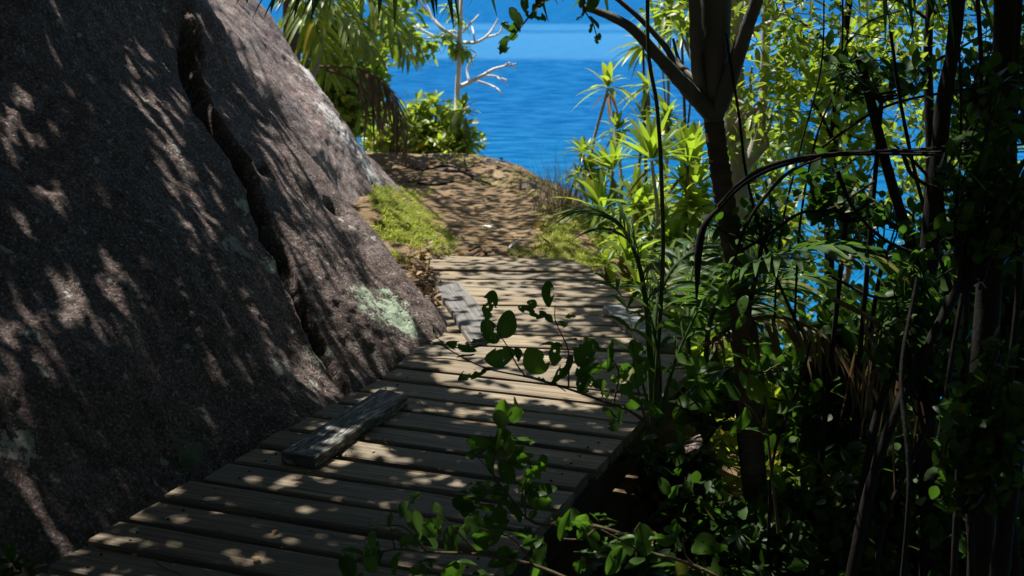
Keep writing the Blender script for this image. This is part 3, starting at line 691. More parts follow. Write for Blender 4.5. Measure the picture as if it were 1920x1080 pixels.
for k, (lab, bxy, cxy) in enumerate(shade):
    if bxy is not None:
        b0 = np.array([bxy[0], bxy[1], gsurf(*bxy) - 0.3]); tp = curve([b0, b0 + [0.1, 0, 2.0], b0 + [0.35 * np.sign(cxy[0] - bxy[0]), -0.1, 4.2]], 12); r0 = 0.16
        rads = np.linspace(r0, r0 * 0.6, 12)
    else:
        tp = curve(pts(TR_PX[k]), 24); r0 = 0.032 if k == 2 else 0.042
        up_ = tp[-1] + [0.05, 0.1, 1.4]; tp = np.vstack([tp, tp[-1] + [0.02, 0.05, 0.7], up_]); rads = np.linspace(r0, r0 * 0.7, 26) * (1 + 0.05 * NR.normal(size=26)); tp[1:-3] += NR.normal(size=(22, 3)) * 0.002
        b0 = tp[0].copy()
    th_ = Thing('shade_tree', lab, 'tree', b0)
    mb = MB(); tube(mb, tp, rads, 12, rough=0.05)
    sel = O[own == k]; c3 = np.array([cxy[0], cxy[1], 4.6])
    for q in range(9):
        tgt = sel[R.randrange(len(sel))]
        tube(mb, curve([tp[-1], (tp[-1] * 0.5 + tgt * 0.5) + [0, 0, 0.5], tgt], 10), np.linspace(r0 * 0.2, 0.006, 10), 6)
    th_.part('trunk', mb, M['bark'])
    if k == 3:
        sky_block_top = NR.uniform([-4.5, -5.5, 2.6], [6.5, -1.2, 5.5], (6500, 3)); sky_block_back = NR.uniform([-3.5, -5.5, 0.0], [6.5, -3.5, 3.0], (3600, 3)); sky_block_right = NR.uniform([5.5, -3, -1.0], [8.0, 7.0, 5.4], (7000, 3)); big = np.vstack([sky_block_top, sky_block_back, sky_block_right])  # unseen loose leaves behind and right of camera, added to block sky light
    else: big = np.zeros((0, 3))
    cm = MB(); n_ = len(sel); dd = NR.normal(size=(n_, 3)) * [1, 1, 0.5]; uu = NR.normal(size=(n_, 3)) * 0.55 + [0, 0, 1]
    blades(cm, sel - nrm(dd) * LA / 2, dd, uu, LA * NR.uniform(0.7, 1.25, n_), WA * NR.uniform(0.8, 1.2, n_), 0.12, 0.15, 'oval', 4)
    if len(big): blades(cm, big, NR.normal(size=big.shape), NR.normal(size=big.shape) * 0.6 + [0, 0, 1], 0.34, 0.2, 0.1, 0.15, 'oval', 4)
    th_.part('crown', cm, M['canopy'])  # thick trunk's crown mesh also holds the added sky-blocking leaves
# a palm on top of the boulder side whose fronds throw the feathered shadows on the slab
sp = Thing('shade_palm', 'palm leaning above the brown boulder, throwing feathered frond shadows on its slab', 'palm', (-3.9, 12.0, -0.5))
def sun_pt(px, py, t_):
    h = cast(tA2, px, py)
    if h is None: h = cast(tB2, px, py)
    if h is None: h = at(px, py, 7.0)
    return h + SUN * t_
tops = []
for lst in ([(560, 440), (600, 415), (640, 430), (672, 500)], [(690, 540), (660, 450), (610, 430), (560, 470)], [(540, 720), (570, 650), (620, 650), (650, 720)], [(560, 620), (600, 600), (640, 640), (655, 690)], [(430, 60), (470, 130), (500, 200), (515, 260)], [(400, 10), (455, 60), (500, 150), (520, 215)]):
    mb = MB(); pth = np.array([sun_pt(x, y, 2.9 + 0.06 * j) for j, (x, y) in enumerate(lst)])
    frond(mb, pth, 8 if len(tops) in (0, 1) else 6, 0.20, 0.022, 0.5, 0.1, 0.010, fwd=0.35, jit=0.2); tops.append(pth[0]); sp.part('frond', mb, M['frond'])
mb = MB(); ct = np.mean(tops, 0) + [-0.6, 0.6, 0.35]; tube(mb, curve([(-3.9, 14.8, -0.8), (-3.6, 13.0, 2.4), ct], 24), np.linspace(0.09, 0.06, 24), 10)
for q in tops: tube(mb, curve([ct, (ct + q) / 2 + [0, 0, 0.15], q], 8), np.linspace(0.016, 0.010, 8), 6)
sp.part('trunk', mb, M['palm_bark'])

# ------------------------------------------------------------------ the young palm right of the deck
bpalm = at(1424, 1010, 4.4)
yp = Thing('young_palm', 'young palm with ringed dark trunk and bulging crownshaft right of the deck', 'palm', bpalm)
tr = curve(pts([(1424, 1010, 4.4), (1408, 800, 4.4), (1394, 640, 4.4), (1379, 500, 4.4), (1362, 400, 4.4), (1348, 300, 4.4), (1336, 212, 4.4)]), 170)
u = np.linspace(0, 1, 170); saw = (u * 52) % 1.0
mb = MB(); tube(mb, tr, (0.043 - 0.011 * u) * (1 + 0.16 * saw) + 0.0006 * NR.normal(size=170), 14, rough=0.025); yp.part('trunk', mb, M['palm_bark'])
mb = MB(); k = 1 / ppm(4.4)
tube(mb, curve(pts([(1336, 220, 4.4), (1332, 195, 4.4), (1334, 120, 4.4), (1338, 40, 4.4), (1342, -60, 4.4), (1346, -180, 4.4)]), 30), np.interp(np.linspace(0, 1, 30), [0, 0.05, 0.12, 0.3, 1], [0.029, 0.040, 0.053, 0.060, 0.053]), 16, rough=0.02)
yp.part('crownshaft', mb, M['crownshaft'])
def petiole(path, r0, r1, leaf=None):
    mb = MB(); c = curve(pts(path), 30); tube(mb, c, np.linspace(r0, r1, 30) , 10, rough=0.04)
    return mb
pet = [
    ([(1336, 216, 4.38), (1318, 196, 4.35), (1288, 166, 4.3), (1240, 112, 4.25), (1180, 50, 4.2), (1120, 21, 4.2), (1092, 14, 4.2)], 0.032, 0.010),
    ([(1306, 150, 4.42), (1268, 118, 4.5), (1243, 82, 4.5), (1200, 35, 4.5), (1150, -8, 4.5)], 0.013, 0.008),
    ([(1296, 158, 4.5), (1284, 138, 4.6), (1270, 105, 4.7), (1262, 72, 4.7)], 0.010, 0.005),
    ([(1338, 218, 4.39), (1352, 190, 4.36), (1368, 150, 4.34), (1388, 90, 4.3), (1412, 20, 4.25), (1432, -40, 4.2)], 0.033, 0.018),
    ([(1332, 208, 4.39), (1314, 160, 4.36), (1306, 110, 4.34), (1304, 40, 4.3), (1300, -60, 4.3)], 0.022, 0.02)]
for a in pet:
    yp.part('petiole', petiole(*a), M['crownshaft'])
# fronds of that palm, arching above the picture with leaflets hanging into it
for path, n_, L_, dr, sk in (
        ([(1150, -8, 4.5), (1040, -75, 4.35), (900, -85, 4.1), (760, -70, 3.9), (620, -50, 3.8), (480, -30, 3.7)], 34, 0.20, 0.7, 0.12),
        ([(1432, -40, 4.2), (1500, -110, 4.2), (1600, -135, 4.1), (1720, -120, 4.0), (1860, -70, 3.9)], 20, 0.32, 0.75, 0.25),
        ([(1300, -60, 4.3), (1250, -200, 4.6), (1180, -300, 5.2), (1100, -300, 6.0)], 26, 0.35, 0.6, 0.1)):
    mb = MB(); frond(mb, pts(path), n_, L_, 0.021, dr, 0.05, 0.009, fwd=0.25, rise=-0.15, skip=sk); yp.part('frond', mb, M['frond'])

# ------------------------------------------------------------------ small palms of the understory
bp = at(1228, 800, 4.25)
s1 = Thing('palm_seedling', 'small palm seedling with thin leaflets arching left over the deck edge', 'palm', bp)
for path, n_, L_, r_ in (
        ([(1226, 800, 4.25), (1220, 690, 4.25), (1210, 560, 4.25), (1190, 472, 4.25), (1150, 410, 4.3), (1085, 395, 4.35)], 17, 0.34, 0.016),
        ([(1230, 790, 4.25), (1226, 660, 4.3), (1234, 560, 4.4), (1275, 490, 4.5), (1340, 462, 4.6), (1410, 490, 4.7)], 22, 0.26, 0.013),
        ([(1228, 800, 4.25), (1205, 720, 4.3), (1190, 640, 4.4), (1168, 560, 4.5), (1130, 520, 4.6)], 5, 0.20, 0.006),
        ([(1234, 800, 4.25), (1262, 690, 4.2), (1300, 600, 4.2), (1330, 560, 4.2)], 6, 0.22, 0.009),
        ([(1232, 800, 4.25), (1238, 700, 4.1), (1222, 600, 4.0), (1200, 540, 3.95)], 5, 0.22, 0.008)):
    mb = MB(); frond(mb, pts(path), n_, L_, 0.017, 0.55, 0.42, r_, fwd=0.75, rise=0.25, jit=0.16); s1.part('frond', mb, M['frond'])
b2 = at(1330, 800, 4.9)
s2 = Thing('understory_palm', 'understory palm with broad glossy green frond arching right and brown dry frond beneath', 'palm', b2)
for path, n_, L_, dr in (
        ([(1330, 800, 4.9), (1325, 650, 4.6), (1350, 560, 4.35), (1430, 490, 4.15), (1560, 466, 4.0), (1680, 500, 3.95), (1760, 560, 3.95)], 44, 0.30, 0.45),
        ([(1310, 800, 4.9), (1330, 680, 5.0), (1400, 560, 5.2), (1500, 520, 5.3), (1620, 560, 5.4)], 30, 0.32, 0.5),
        ([(1300, 800, 4.9), (1290, 620, 5.0), (1300, 500, 5.2), (1350, 440, 5.3), (1420, 450, 5.4)], 26, 0.3, 0.5),
        ([(1310, 800, 4.9), (1340, 720, 4.7), (1400, 680, 4.5), (1470, 700, 4.4)], 16, 0.22, 0.6)):
    mb = MB(); frond(mb, pts(path), n_, L_, 0.030, dr, 0.32, 0.013, fwd=0.6, rise=0.2); s2.part('frond', mb, M['frond'])
mb = MB(); frond(mb, pts([(1320, 650, 4.5), (1390, 604, 4.45), (1470, 596, 4.4), (1560, 640, 4.4), (1640, 730, 4.4)]), 22, 0.20, 0.018, 0.75, 0.05, 0.010, rise=-0.2, fwd=0.3); s2.part('dead_frond', mb, M['dead_frond'], label='brown shrivelled dry frond')
# long dry straps hanging in the dark
dh = Thing('dead_frond', 'bundle of dry brown palm straps hanging in front of the dark trunks', 'dead frond', at(1680, 830, 4.1))
mb = MB(); B_ = []; 
for q in range(26):
    p = at(R.uniform(1600, 1760), R.uniform(560, 720), 4.1 + R.uniform(-0.2, 0.3)); B_.append(p)
blades(mb, B_, np.array([0.0, 0, -1.0]) + NR.normal(size=(26, 3)) * 0.18, np.array([0, -1.0, 0]) + NR.normal(size=(26, 3)) * 0.4, NR.uniform(0.2, 0.42, 26), 0.013, 0.1, 0.4, 'strap', 6)
tube(mb, curve(pts([(1560, 560, 4.1), (1640, 600, 4.1), (1700, 640, 4.1), (1780, 660, 4.1)]), 14), 0.01, 6)
dh.part('strap', mb, M['dead_frond'])
# arching dry frond rib across the dark gap
af = Thing('arched_frond', 'long dark frond rib arching across the gap right of the ringed palm trunk', 'dead frond', at(1310, 560, 3.9))
mb = MB(); 
for q in range(6):
    o_ = R.uniform(-5, 5); o2 = R.uniform(-14, 14); yq = 3.9 + R.uniform(-0.05, 0.05)
    tube(mb, curve(pts([(1345, 392 + o_, yq), (1390, 345 + o_, yq), (1450, 312 + o_, yq), (1530, 294 + o_ * 0.6, yq), (1640, 286 + o2 * 0.3, yq), (1760, 284 + o2 * 0.6, yq), (1930, 268 + o2 * 1.4, yq)]), 40), np.interp(np.linspace(0, 1, 40), [0, 0.2, 0.6, 1], [0.0045, 0.0055, 0.0032, 0.002]), 6)
af.part('rib', mb, M['bark'])
mb = MB()
for pth, w_ in (([(1350, 388, 3.9), (1322, 420, 3.9), (1310, 470, 3.9), (1306, 560, 3.9)], 0.022), ([(1540, 296, 3.9), (1470, 330, 3.9), (1400, 420, 3.9), (1370, 520, 3.9)], 0.009)):
    c = curve(pts(pth), 16); tube(mb, c, np.sin(np.linspace(0.25, 3.0, 16)) * w_ * 0.5 + 0.002, 6)
af.part('strap', mb, M['bark'])

# ------------------------------------------------------------------ lianas and dark stems of the thicket
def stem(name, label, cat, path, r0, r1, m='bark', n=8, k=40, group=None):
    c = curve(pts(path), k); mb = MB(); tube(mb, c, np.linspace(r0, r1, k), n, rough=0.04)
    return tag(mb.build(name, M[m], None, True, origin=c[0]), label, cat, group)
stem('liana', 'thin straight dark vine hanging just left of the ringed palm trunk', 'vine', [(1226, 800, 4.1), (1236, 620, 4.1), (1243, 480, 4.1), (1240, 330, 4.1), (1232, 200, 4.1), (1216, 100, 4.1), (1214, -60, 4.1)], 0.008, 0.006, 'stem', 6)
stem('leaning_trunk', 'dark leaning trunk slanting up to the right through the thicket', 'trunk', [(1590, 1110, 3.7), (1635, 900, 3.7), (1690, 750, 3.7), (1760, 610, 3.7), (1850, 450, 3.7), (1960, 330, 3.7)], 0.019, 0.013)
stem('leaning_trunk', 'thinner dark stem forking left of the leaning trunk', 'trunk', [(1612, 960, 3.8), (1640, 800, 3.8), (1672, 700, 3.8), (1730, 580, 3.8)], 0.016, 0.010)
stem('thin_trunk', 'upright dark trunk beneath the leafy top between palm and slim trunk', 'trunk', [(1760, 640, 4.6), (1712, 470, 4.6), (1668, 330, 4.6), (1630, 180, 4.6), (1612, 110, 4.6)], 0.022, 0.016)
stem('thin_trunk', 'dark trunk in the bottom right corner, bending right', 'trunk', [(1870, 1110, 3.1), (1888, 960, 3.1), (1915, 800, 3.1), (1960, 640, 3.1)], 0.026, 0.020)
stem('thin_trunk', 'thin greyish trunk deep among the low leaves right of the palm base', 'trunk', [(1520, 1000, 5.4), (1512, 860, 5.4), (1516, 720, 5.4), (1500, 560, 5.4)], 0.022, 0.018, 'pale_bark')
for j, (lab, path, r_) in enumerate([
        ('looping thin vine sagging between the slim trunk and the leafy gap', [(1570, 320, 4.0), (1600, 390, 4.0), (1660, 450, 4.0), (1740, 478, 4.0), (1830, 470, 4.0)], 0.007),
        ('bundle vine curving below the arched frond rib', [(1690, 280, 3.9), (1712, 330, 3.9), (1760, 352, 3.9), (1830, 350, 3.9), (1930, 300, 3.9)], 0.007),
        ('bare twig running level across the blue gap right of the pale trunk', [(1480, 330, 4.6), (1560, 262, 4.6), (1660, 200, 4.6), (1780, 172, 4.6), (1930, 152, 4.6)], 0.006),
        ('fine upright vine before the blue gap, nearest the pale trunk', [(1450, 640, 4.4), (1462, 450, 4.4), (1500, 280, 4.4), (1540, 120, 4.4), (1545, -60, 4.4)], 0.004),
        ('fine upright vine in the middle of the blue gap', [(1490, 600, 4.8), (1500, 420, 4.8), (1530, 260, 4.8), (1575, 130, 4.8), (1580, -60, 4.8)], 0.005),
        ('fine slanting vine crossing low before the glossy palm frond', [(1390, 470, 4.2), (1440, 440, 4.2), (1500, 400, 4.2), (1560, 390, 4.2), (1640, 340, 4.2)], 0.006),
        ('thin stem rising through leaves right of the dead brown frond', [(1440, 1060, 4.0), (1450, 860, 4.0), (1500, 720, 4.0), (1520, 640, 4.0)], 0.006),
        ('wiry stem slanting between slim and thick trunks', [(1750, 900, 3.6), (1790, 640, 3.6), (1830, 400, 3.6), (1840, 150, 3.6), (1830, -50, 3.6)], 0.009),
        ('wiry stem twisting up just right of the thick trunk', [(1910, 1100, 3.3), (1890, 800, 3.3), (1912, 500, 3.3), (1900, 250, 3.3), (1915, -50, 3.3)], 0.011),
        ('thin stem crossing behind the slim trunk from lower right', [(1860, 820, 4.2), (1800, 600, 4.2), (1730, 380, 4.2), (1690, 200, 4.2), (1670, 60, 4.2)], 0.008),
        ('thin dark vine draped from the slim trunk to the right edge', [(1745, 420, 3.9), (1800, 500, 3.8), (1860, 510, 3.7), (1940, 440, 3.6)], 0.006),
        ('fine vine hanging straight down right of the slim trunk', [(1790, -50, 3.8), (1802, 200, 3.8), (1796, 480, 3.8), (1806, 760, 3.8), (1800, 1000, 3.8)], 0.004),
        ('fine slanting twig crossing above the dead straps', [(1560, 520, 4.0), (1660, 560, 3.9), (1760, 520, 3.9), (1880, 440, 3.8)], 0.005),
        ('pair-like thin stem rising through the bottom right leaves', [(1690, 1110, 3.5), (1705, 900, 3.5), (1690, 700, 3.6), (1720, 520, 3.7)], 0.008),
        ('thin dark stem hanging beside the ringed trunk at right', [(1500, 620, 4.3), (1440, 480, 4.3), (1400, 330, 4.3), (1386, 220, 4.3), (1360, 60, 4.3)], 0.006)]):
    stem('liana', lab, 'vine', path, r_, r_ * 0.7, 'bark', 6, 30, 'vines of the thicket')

# ------------------------------------------------------------------ shrubs of the dark thicket
def shrub(name, label, cx, cy, Y, wpx, hpx, nst, nl, L, W, mkey, base_py=None, cat='shrub', group=None, depth=0.5, prof='oval'):
    k = 1 / ppm(Y); c = at(cx, cy, Y); bx = c[0]; b = np.array([bx, Y, min(gsurf(bx, Y), c[2] - hpx * k * 0.6)])
    T_ = Thing(name, label, cat, b, group); sb, lb = MB(), MB(); Bp, Dp = [], []
    hub = c - np.array([0, 0, hpx * k * 0.55]) + NR.normal(size=3) * [0.05, 0.05, 0.02]
    if b[2] > hub[2]: hub = b + [0, 0, 0.02]
    else: tube(sb, curve([b, (b + hub) / 2 + NR.normal(size=3) * [0.06, 0.06, 0], hub], 10), np.linspace(0.011, 0.008, 10), 6)
    for q in range(nst):
        while True:
            v = NR.uniform(-1, 1, 3)
            if (v ** 2).sum() < 1: break
        tip = c + v * [wpx * k / 2, depth * wpx * k / 2, hpx * k / 2]
        mid = hub + (tip - hub) * 0.5 + NR.normal(size=3) * [0.16, 0.16, 0.06] * wpx * k
        cv = curve([hub + NR.normal(size=3) * 0.01, mid, tip], 12); tube(sb, cv, np.linspace(0.0045, 0.0014, 12), 4)
        for j in range(nl):
            s_ = 1 - 0.55 * (j / nl) ; i_ = min(int(s_ * 11), 10); Bp.append(cv[i_] + (cv[i_ + 1] - cv[i_]) * R.random()); Dp.append(nrm(cv[i_ + 1] - cv[i_]))
    Bp, Dp = np.array(Bp), np.array(Dp); n_ = len(Bp); Bp = Bp + NR.normal(size=(n_, 3)) * min(0.035, 0.06 * wpx * k)
    d = Dp * 0.5 + NR.normal(size=(n_, 3)) * 0.75 + [0, 0, 0.1]; up = NR.normal(size=(n_, 3)) * 0.55 + [0, -0.25, 1]
    blades(lb, Bp, d, up, L * NR.uniform(0.6, 1.25, n_), W * NR.uniform(0.75, 1.2, n_), 0.15, 0.18, prof, 5)
    T_.part('stem', sb, M['bark'] if mkey in ('leaf', 'dark_leaf') else M['twig']); T_.part('foliage', lb, M[mkey]); return T_
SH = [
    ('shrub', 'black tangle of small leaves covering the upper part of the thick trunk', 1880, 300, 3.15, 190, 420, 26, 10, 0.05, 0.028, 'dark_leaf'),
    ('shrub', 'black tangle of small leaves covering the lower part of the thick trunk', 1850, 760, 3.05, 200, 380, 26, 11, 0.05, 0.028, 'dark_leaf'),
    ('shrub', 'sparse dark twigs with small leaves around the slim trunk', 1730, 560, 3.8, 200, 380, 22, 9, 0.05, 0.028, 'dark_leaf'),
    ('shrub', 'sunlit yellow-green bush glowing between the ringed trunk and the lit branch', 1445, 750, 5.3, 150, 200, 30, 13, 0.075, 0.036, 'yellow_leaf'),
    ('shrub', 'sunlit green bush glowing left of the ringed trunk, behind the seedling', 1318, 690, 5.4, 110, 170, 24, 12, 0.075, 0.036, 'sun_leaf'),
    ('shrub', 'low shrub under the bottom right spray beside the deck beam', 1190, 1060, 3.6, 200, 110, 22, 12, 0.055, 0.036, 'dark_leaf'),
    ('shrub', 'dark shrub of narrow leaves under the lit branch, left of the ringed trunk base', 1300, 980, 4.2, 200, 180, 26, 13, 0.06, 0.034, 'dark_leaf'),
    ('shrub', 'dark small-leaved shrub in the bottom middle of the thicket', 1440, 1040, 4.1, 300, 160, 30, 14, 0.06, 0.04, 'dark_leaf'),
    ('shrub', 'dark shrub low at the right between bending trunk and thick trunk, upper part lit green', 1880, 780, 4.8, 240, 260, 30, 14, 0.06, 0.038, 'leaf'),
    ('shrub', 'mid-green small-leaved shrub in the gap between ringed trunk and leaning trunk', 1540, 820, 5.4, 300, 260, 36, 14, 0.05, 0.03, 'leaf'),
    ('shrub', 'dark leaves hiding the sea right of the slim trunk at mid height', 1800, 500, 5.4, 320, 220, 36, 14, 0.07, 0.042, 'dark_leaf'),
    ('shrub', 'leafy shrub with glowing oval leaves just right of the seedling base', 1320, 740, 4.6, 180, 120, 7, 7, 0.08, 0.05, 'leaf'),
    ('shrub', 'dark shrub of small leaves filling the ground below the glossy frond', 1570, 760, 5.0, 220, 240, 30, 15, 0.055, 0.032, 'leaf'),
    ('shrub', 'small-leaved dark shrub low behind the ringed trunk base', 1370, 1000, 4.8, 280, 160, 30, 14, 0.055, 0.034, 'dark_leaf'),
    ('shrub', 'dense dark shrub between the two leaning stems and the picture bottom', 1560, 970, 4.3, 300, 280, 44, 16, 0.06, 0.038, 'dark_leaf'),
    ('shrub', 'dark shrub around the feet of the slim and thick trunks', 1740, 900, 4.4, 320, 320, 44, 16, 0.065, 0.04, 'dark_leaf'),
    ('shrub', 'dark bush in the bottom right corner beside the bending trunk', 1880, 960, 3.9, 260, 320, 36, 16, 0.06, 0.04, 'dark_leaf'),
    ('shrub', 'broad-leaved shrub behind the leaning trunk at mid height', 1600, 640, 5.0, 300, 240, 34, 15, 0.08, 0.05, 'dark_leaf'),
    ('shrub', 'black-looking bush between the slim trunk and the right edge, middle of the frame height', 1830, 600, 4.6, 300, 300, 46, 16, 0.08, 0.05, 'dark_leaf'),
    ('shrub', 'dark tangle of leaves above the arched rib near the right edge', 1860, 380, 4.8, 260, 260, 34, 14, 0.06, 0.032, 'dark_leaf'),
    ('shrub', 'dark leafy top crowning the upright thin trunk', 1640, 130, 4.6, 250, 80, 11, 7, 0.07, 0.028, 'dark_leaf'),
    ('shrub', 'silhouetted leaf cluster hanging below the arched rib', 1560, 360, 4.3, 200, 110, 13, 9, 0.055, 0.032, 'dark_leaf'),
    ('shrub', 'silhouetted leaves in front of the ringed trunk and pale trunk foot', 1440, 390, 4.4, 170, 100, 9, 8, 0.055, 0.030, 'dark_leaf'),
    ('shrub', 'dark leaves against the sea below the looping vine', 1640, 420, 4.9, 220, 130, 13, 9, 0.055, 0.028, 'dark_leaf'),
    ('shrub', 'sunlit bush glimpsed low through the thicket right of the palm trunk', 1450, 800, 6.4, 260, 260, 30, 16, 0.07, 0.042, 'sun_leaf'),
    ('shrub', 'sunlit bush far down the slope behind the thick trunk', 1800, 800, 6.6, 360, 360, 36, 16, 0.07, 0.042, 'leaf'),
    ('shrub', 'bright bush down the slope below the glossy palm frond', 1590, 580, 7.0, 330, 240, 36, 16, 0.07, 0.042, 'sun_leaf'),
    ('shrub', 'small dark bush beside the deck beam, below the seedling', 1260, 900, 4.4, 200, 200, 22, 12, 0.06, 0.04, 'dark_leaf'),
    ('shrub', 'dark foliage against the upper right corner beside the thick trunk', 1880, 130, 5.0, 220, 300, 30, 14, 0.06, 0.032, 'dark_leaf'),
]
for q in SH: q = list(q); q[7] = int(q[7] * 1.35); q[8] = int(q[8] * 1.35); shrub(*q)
# ground cover on the shaded slope
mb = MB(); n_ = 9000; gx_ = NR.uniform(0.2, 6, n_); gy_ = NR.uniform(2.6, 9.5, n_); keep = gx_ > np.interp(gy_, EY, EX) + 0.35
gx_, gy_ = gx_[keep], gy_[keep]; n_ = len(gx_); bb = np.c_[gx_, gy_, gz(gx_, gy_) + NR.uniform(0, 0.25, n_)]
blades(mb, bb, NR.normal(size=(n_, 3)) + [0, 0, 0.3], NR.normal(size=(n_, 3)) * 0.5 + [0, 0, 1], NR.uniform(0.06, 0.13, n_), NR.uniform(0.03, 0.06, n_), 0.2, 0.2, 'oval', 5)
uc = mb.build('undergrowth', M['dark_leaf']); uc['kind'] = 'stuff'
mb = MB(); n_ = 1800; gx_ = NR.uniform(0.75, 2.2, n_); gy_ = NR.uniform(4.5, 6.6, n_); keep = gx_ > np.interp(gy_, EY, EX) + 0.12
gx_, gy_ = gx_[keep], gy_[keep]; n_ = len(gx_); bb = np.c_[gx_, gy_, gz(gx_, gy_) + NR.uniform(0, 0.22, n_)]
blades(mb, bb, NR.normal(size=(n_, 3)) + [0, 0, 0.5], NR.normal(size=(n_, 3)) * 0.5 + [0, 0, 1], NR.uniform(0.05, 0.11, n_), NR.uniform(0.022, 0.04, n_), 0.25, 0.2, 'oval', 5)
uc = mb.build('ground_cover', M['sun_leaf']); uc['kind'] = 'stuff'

# ------------------------------------------------------------------ trees against the sea on the right
def leafy_tree(label, path, r0, r1, branches, mkey, bark, nleaf, L, W, group=None, name='tree', spread=0.06, prof='oval', depth=2, blen=0.34):
    c = curve(pts(path), 24); T_ = Thing(name, label, 'tree', c[0], group); tb, lb = MB(), MB()
    tube(tb, c, np.linspace(r0, r1, 24), 9, rough=0.04); tips = []
    for br in branches:
        bc = curve(pts(br), 10); tube(tb, bc, np.linspace(r1 * 0.5, r1 * 0.22, 10), 6)
        d = nrm(bc[-1] - bc[-3])
        for q in range(2): grow(tb, bc[R.choice([5, 7, 9])], d + NR.normal(size=3) * 0.5, blen, r1 * 0.2, depth, tips, 0.35, 0.15, 0.7, (2, 3), 5)
    tip_leaves(lb, tips, nleaf, L, W, spread, 0.25, prof)
    T_.part('trunk', tb, M[bark]); T_.part('crown', lb, M[mkey]); return T_
def downto(px, py, Y):                                   # a base on the slope under a pixel ray
    p = at(px, py, Y); return (p[0], Y, gsurf(p[0], Y) - 0.15)
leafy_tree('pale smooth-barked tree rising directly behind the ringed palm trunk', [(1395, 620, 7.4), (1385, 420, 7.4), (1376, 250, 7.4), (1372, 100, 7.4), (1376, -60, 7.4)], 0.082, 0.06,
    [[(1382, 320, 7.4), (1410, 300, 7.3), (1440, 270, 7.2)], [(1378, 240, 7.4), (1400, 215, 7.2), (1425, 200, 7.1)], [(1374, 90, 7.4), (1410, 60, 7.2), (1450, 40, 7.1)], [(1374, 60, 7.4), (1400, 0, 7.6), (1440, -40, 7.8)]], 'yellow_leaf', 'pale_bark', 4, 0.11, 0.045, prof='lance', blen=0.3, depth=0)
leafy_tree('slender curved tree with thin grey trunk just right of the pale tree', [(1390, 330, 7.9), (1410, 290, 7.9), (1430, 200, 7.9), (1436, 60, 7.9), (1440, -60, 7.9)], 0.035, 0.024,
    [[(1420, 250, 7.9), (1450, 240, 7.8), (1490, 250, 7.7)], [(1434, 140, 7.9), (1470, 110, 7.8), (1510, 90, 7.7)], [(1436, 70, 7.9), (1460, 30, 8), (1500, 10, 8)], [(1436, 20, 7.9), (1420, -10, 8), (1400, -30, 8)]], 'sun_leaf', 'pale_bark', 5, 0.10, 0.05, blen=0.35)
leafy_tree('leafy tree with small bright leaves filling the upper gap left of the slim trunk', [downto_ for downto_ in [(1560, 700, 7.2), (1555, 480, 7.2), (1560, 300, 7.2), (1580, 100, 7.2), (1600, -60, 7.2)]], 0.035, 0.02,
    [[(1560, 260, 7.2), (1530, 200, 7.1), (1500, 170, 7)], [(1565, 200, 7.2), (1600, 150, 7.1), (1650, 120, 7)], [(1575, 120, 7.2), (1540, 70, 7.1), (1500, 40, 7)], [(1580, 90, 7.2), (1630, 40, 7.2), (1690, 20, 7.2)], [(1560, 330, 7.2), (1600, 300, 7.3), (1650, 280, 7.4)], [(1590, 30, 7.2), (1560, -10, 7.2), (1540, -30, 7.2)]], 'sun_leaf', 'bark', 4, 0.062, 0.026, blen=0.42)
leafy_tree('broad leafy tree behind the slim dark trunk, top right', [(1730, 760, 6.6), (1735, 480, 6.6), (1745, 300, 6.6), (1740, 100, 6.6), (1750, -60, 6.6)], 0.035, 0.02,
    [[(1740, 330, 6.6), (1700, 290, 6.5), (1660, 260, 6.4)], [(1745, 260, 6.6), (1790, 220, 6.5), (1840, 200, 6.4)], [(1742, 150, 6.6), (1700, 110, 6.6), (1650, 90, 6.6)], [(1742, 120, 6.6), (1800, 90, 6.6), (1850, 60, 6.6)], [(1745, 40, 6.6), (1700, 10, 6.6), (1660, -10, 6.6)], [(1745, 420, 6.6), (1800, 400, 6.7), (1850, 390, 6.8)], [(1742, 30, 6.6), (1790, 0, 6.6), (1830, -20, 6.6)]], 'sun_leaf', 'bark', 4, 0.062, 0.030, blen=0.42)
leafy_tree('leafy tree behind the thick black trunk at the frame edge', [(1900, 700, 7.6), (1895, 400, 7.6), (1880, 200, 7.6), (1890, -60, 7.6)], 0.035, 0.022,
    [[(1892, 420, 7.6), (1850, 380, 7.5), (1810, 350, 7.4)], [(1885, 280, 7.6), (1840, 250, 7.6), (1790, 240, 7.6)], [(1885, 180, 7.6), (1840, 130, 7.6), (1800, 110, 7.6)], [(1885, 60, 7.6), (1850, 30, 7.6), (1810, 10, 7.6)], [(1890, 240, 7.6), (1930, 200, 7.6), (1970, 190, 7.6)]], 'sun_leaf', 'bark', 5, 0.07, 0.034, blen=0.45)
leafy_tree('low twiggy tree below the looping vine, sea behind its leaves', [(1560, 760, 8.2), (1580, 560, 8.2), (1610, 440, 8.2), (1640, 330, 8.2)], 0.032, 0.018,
    [[(1590, 500, 8.2), (1550, 450, 8.2), (1510, 430, 8.2)], [(1610, 440, 8.2), (1660, 420, 8.2), (1710, 400, 8.2)], [(1630, 370, 8.2), (1600, 340, 8.2), (1570, 320, 8.2)], [(1600, 470, 8.2), (1660, 480, 8.2), (1720, 480, 8.2)]], 'sun_leaf', 'pale_bark', 4, 0.08, 0.045, blen=0.4)

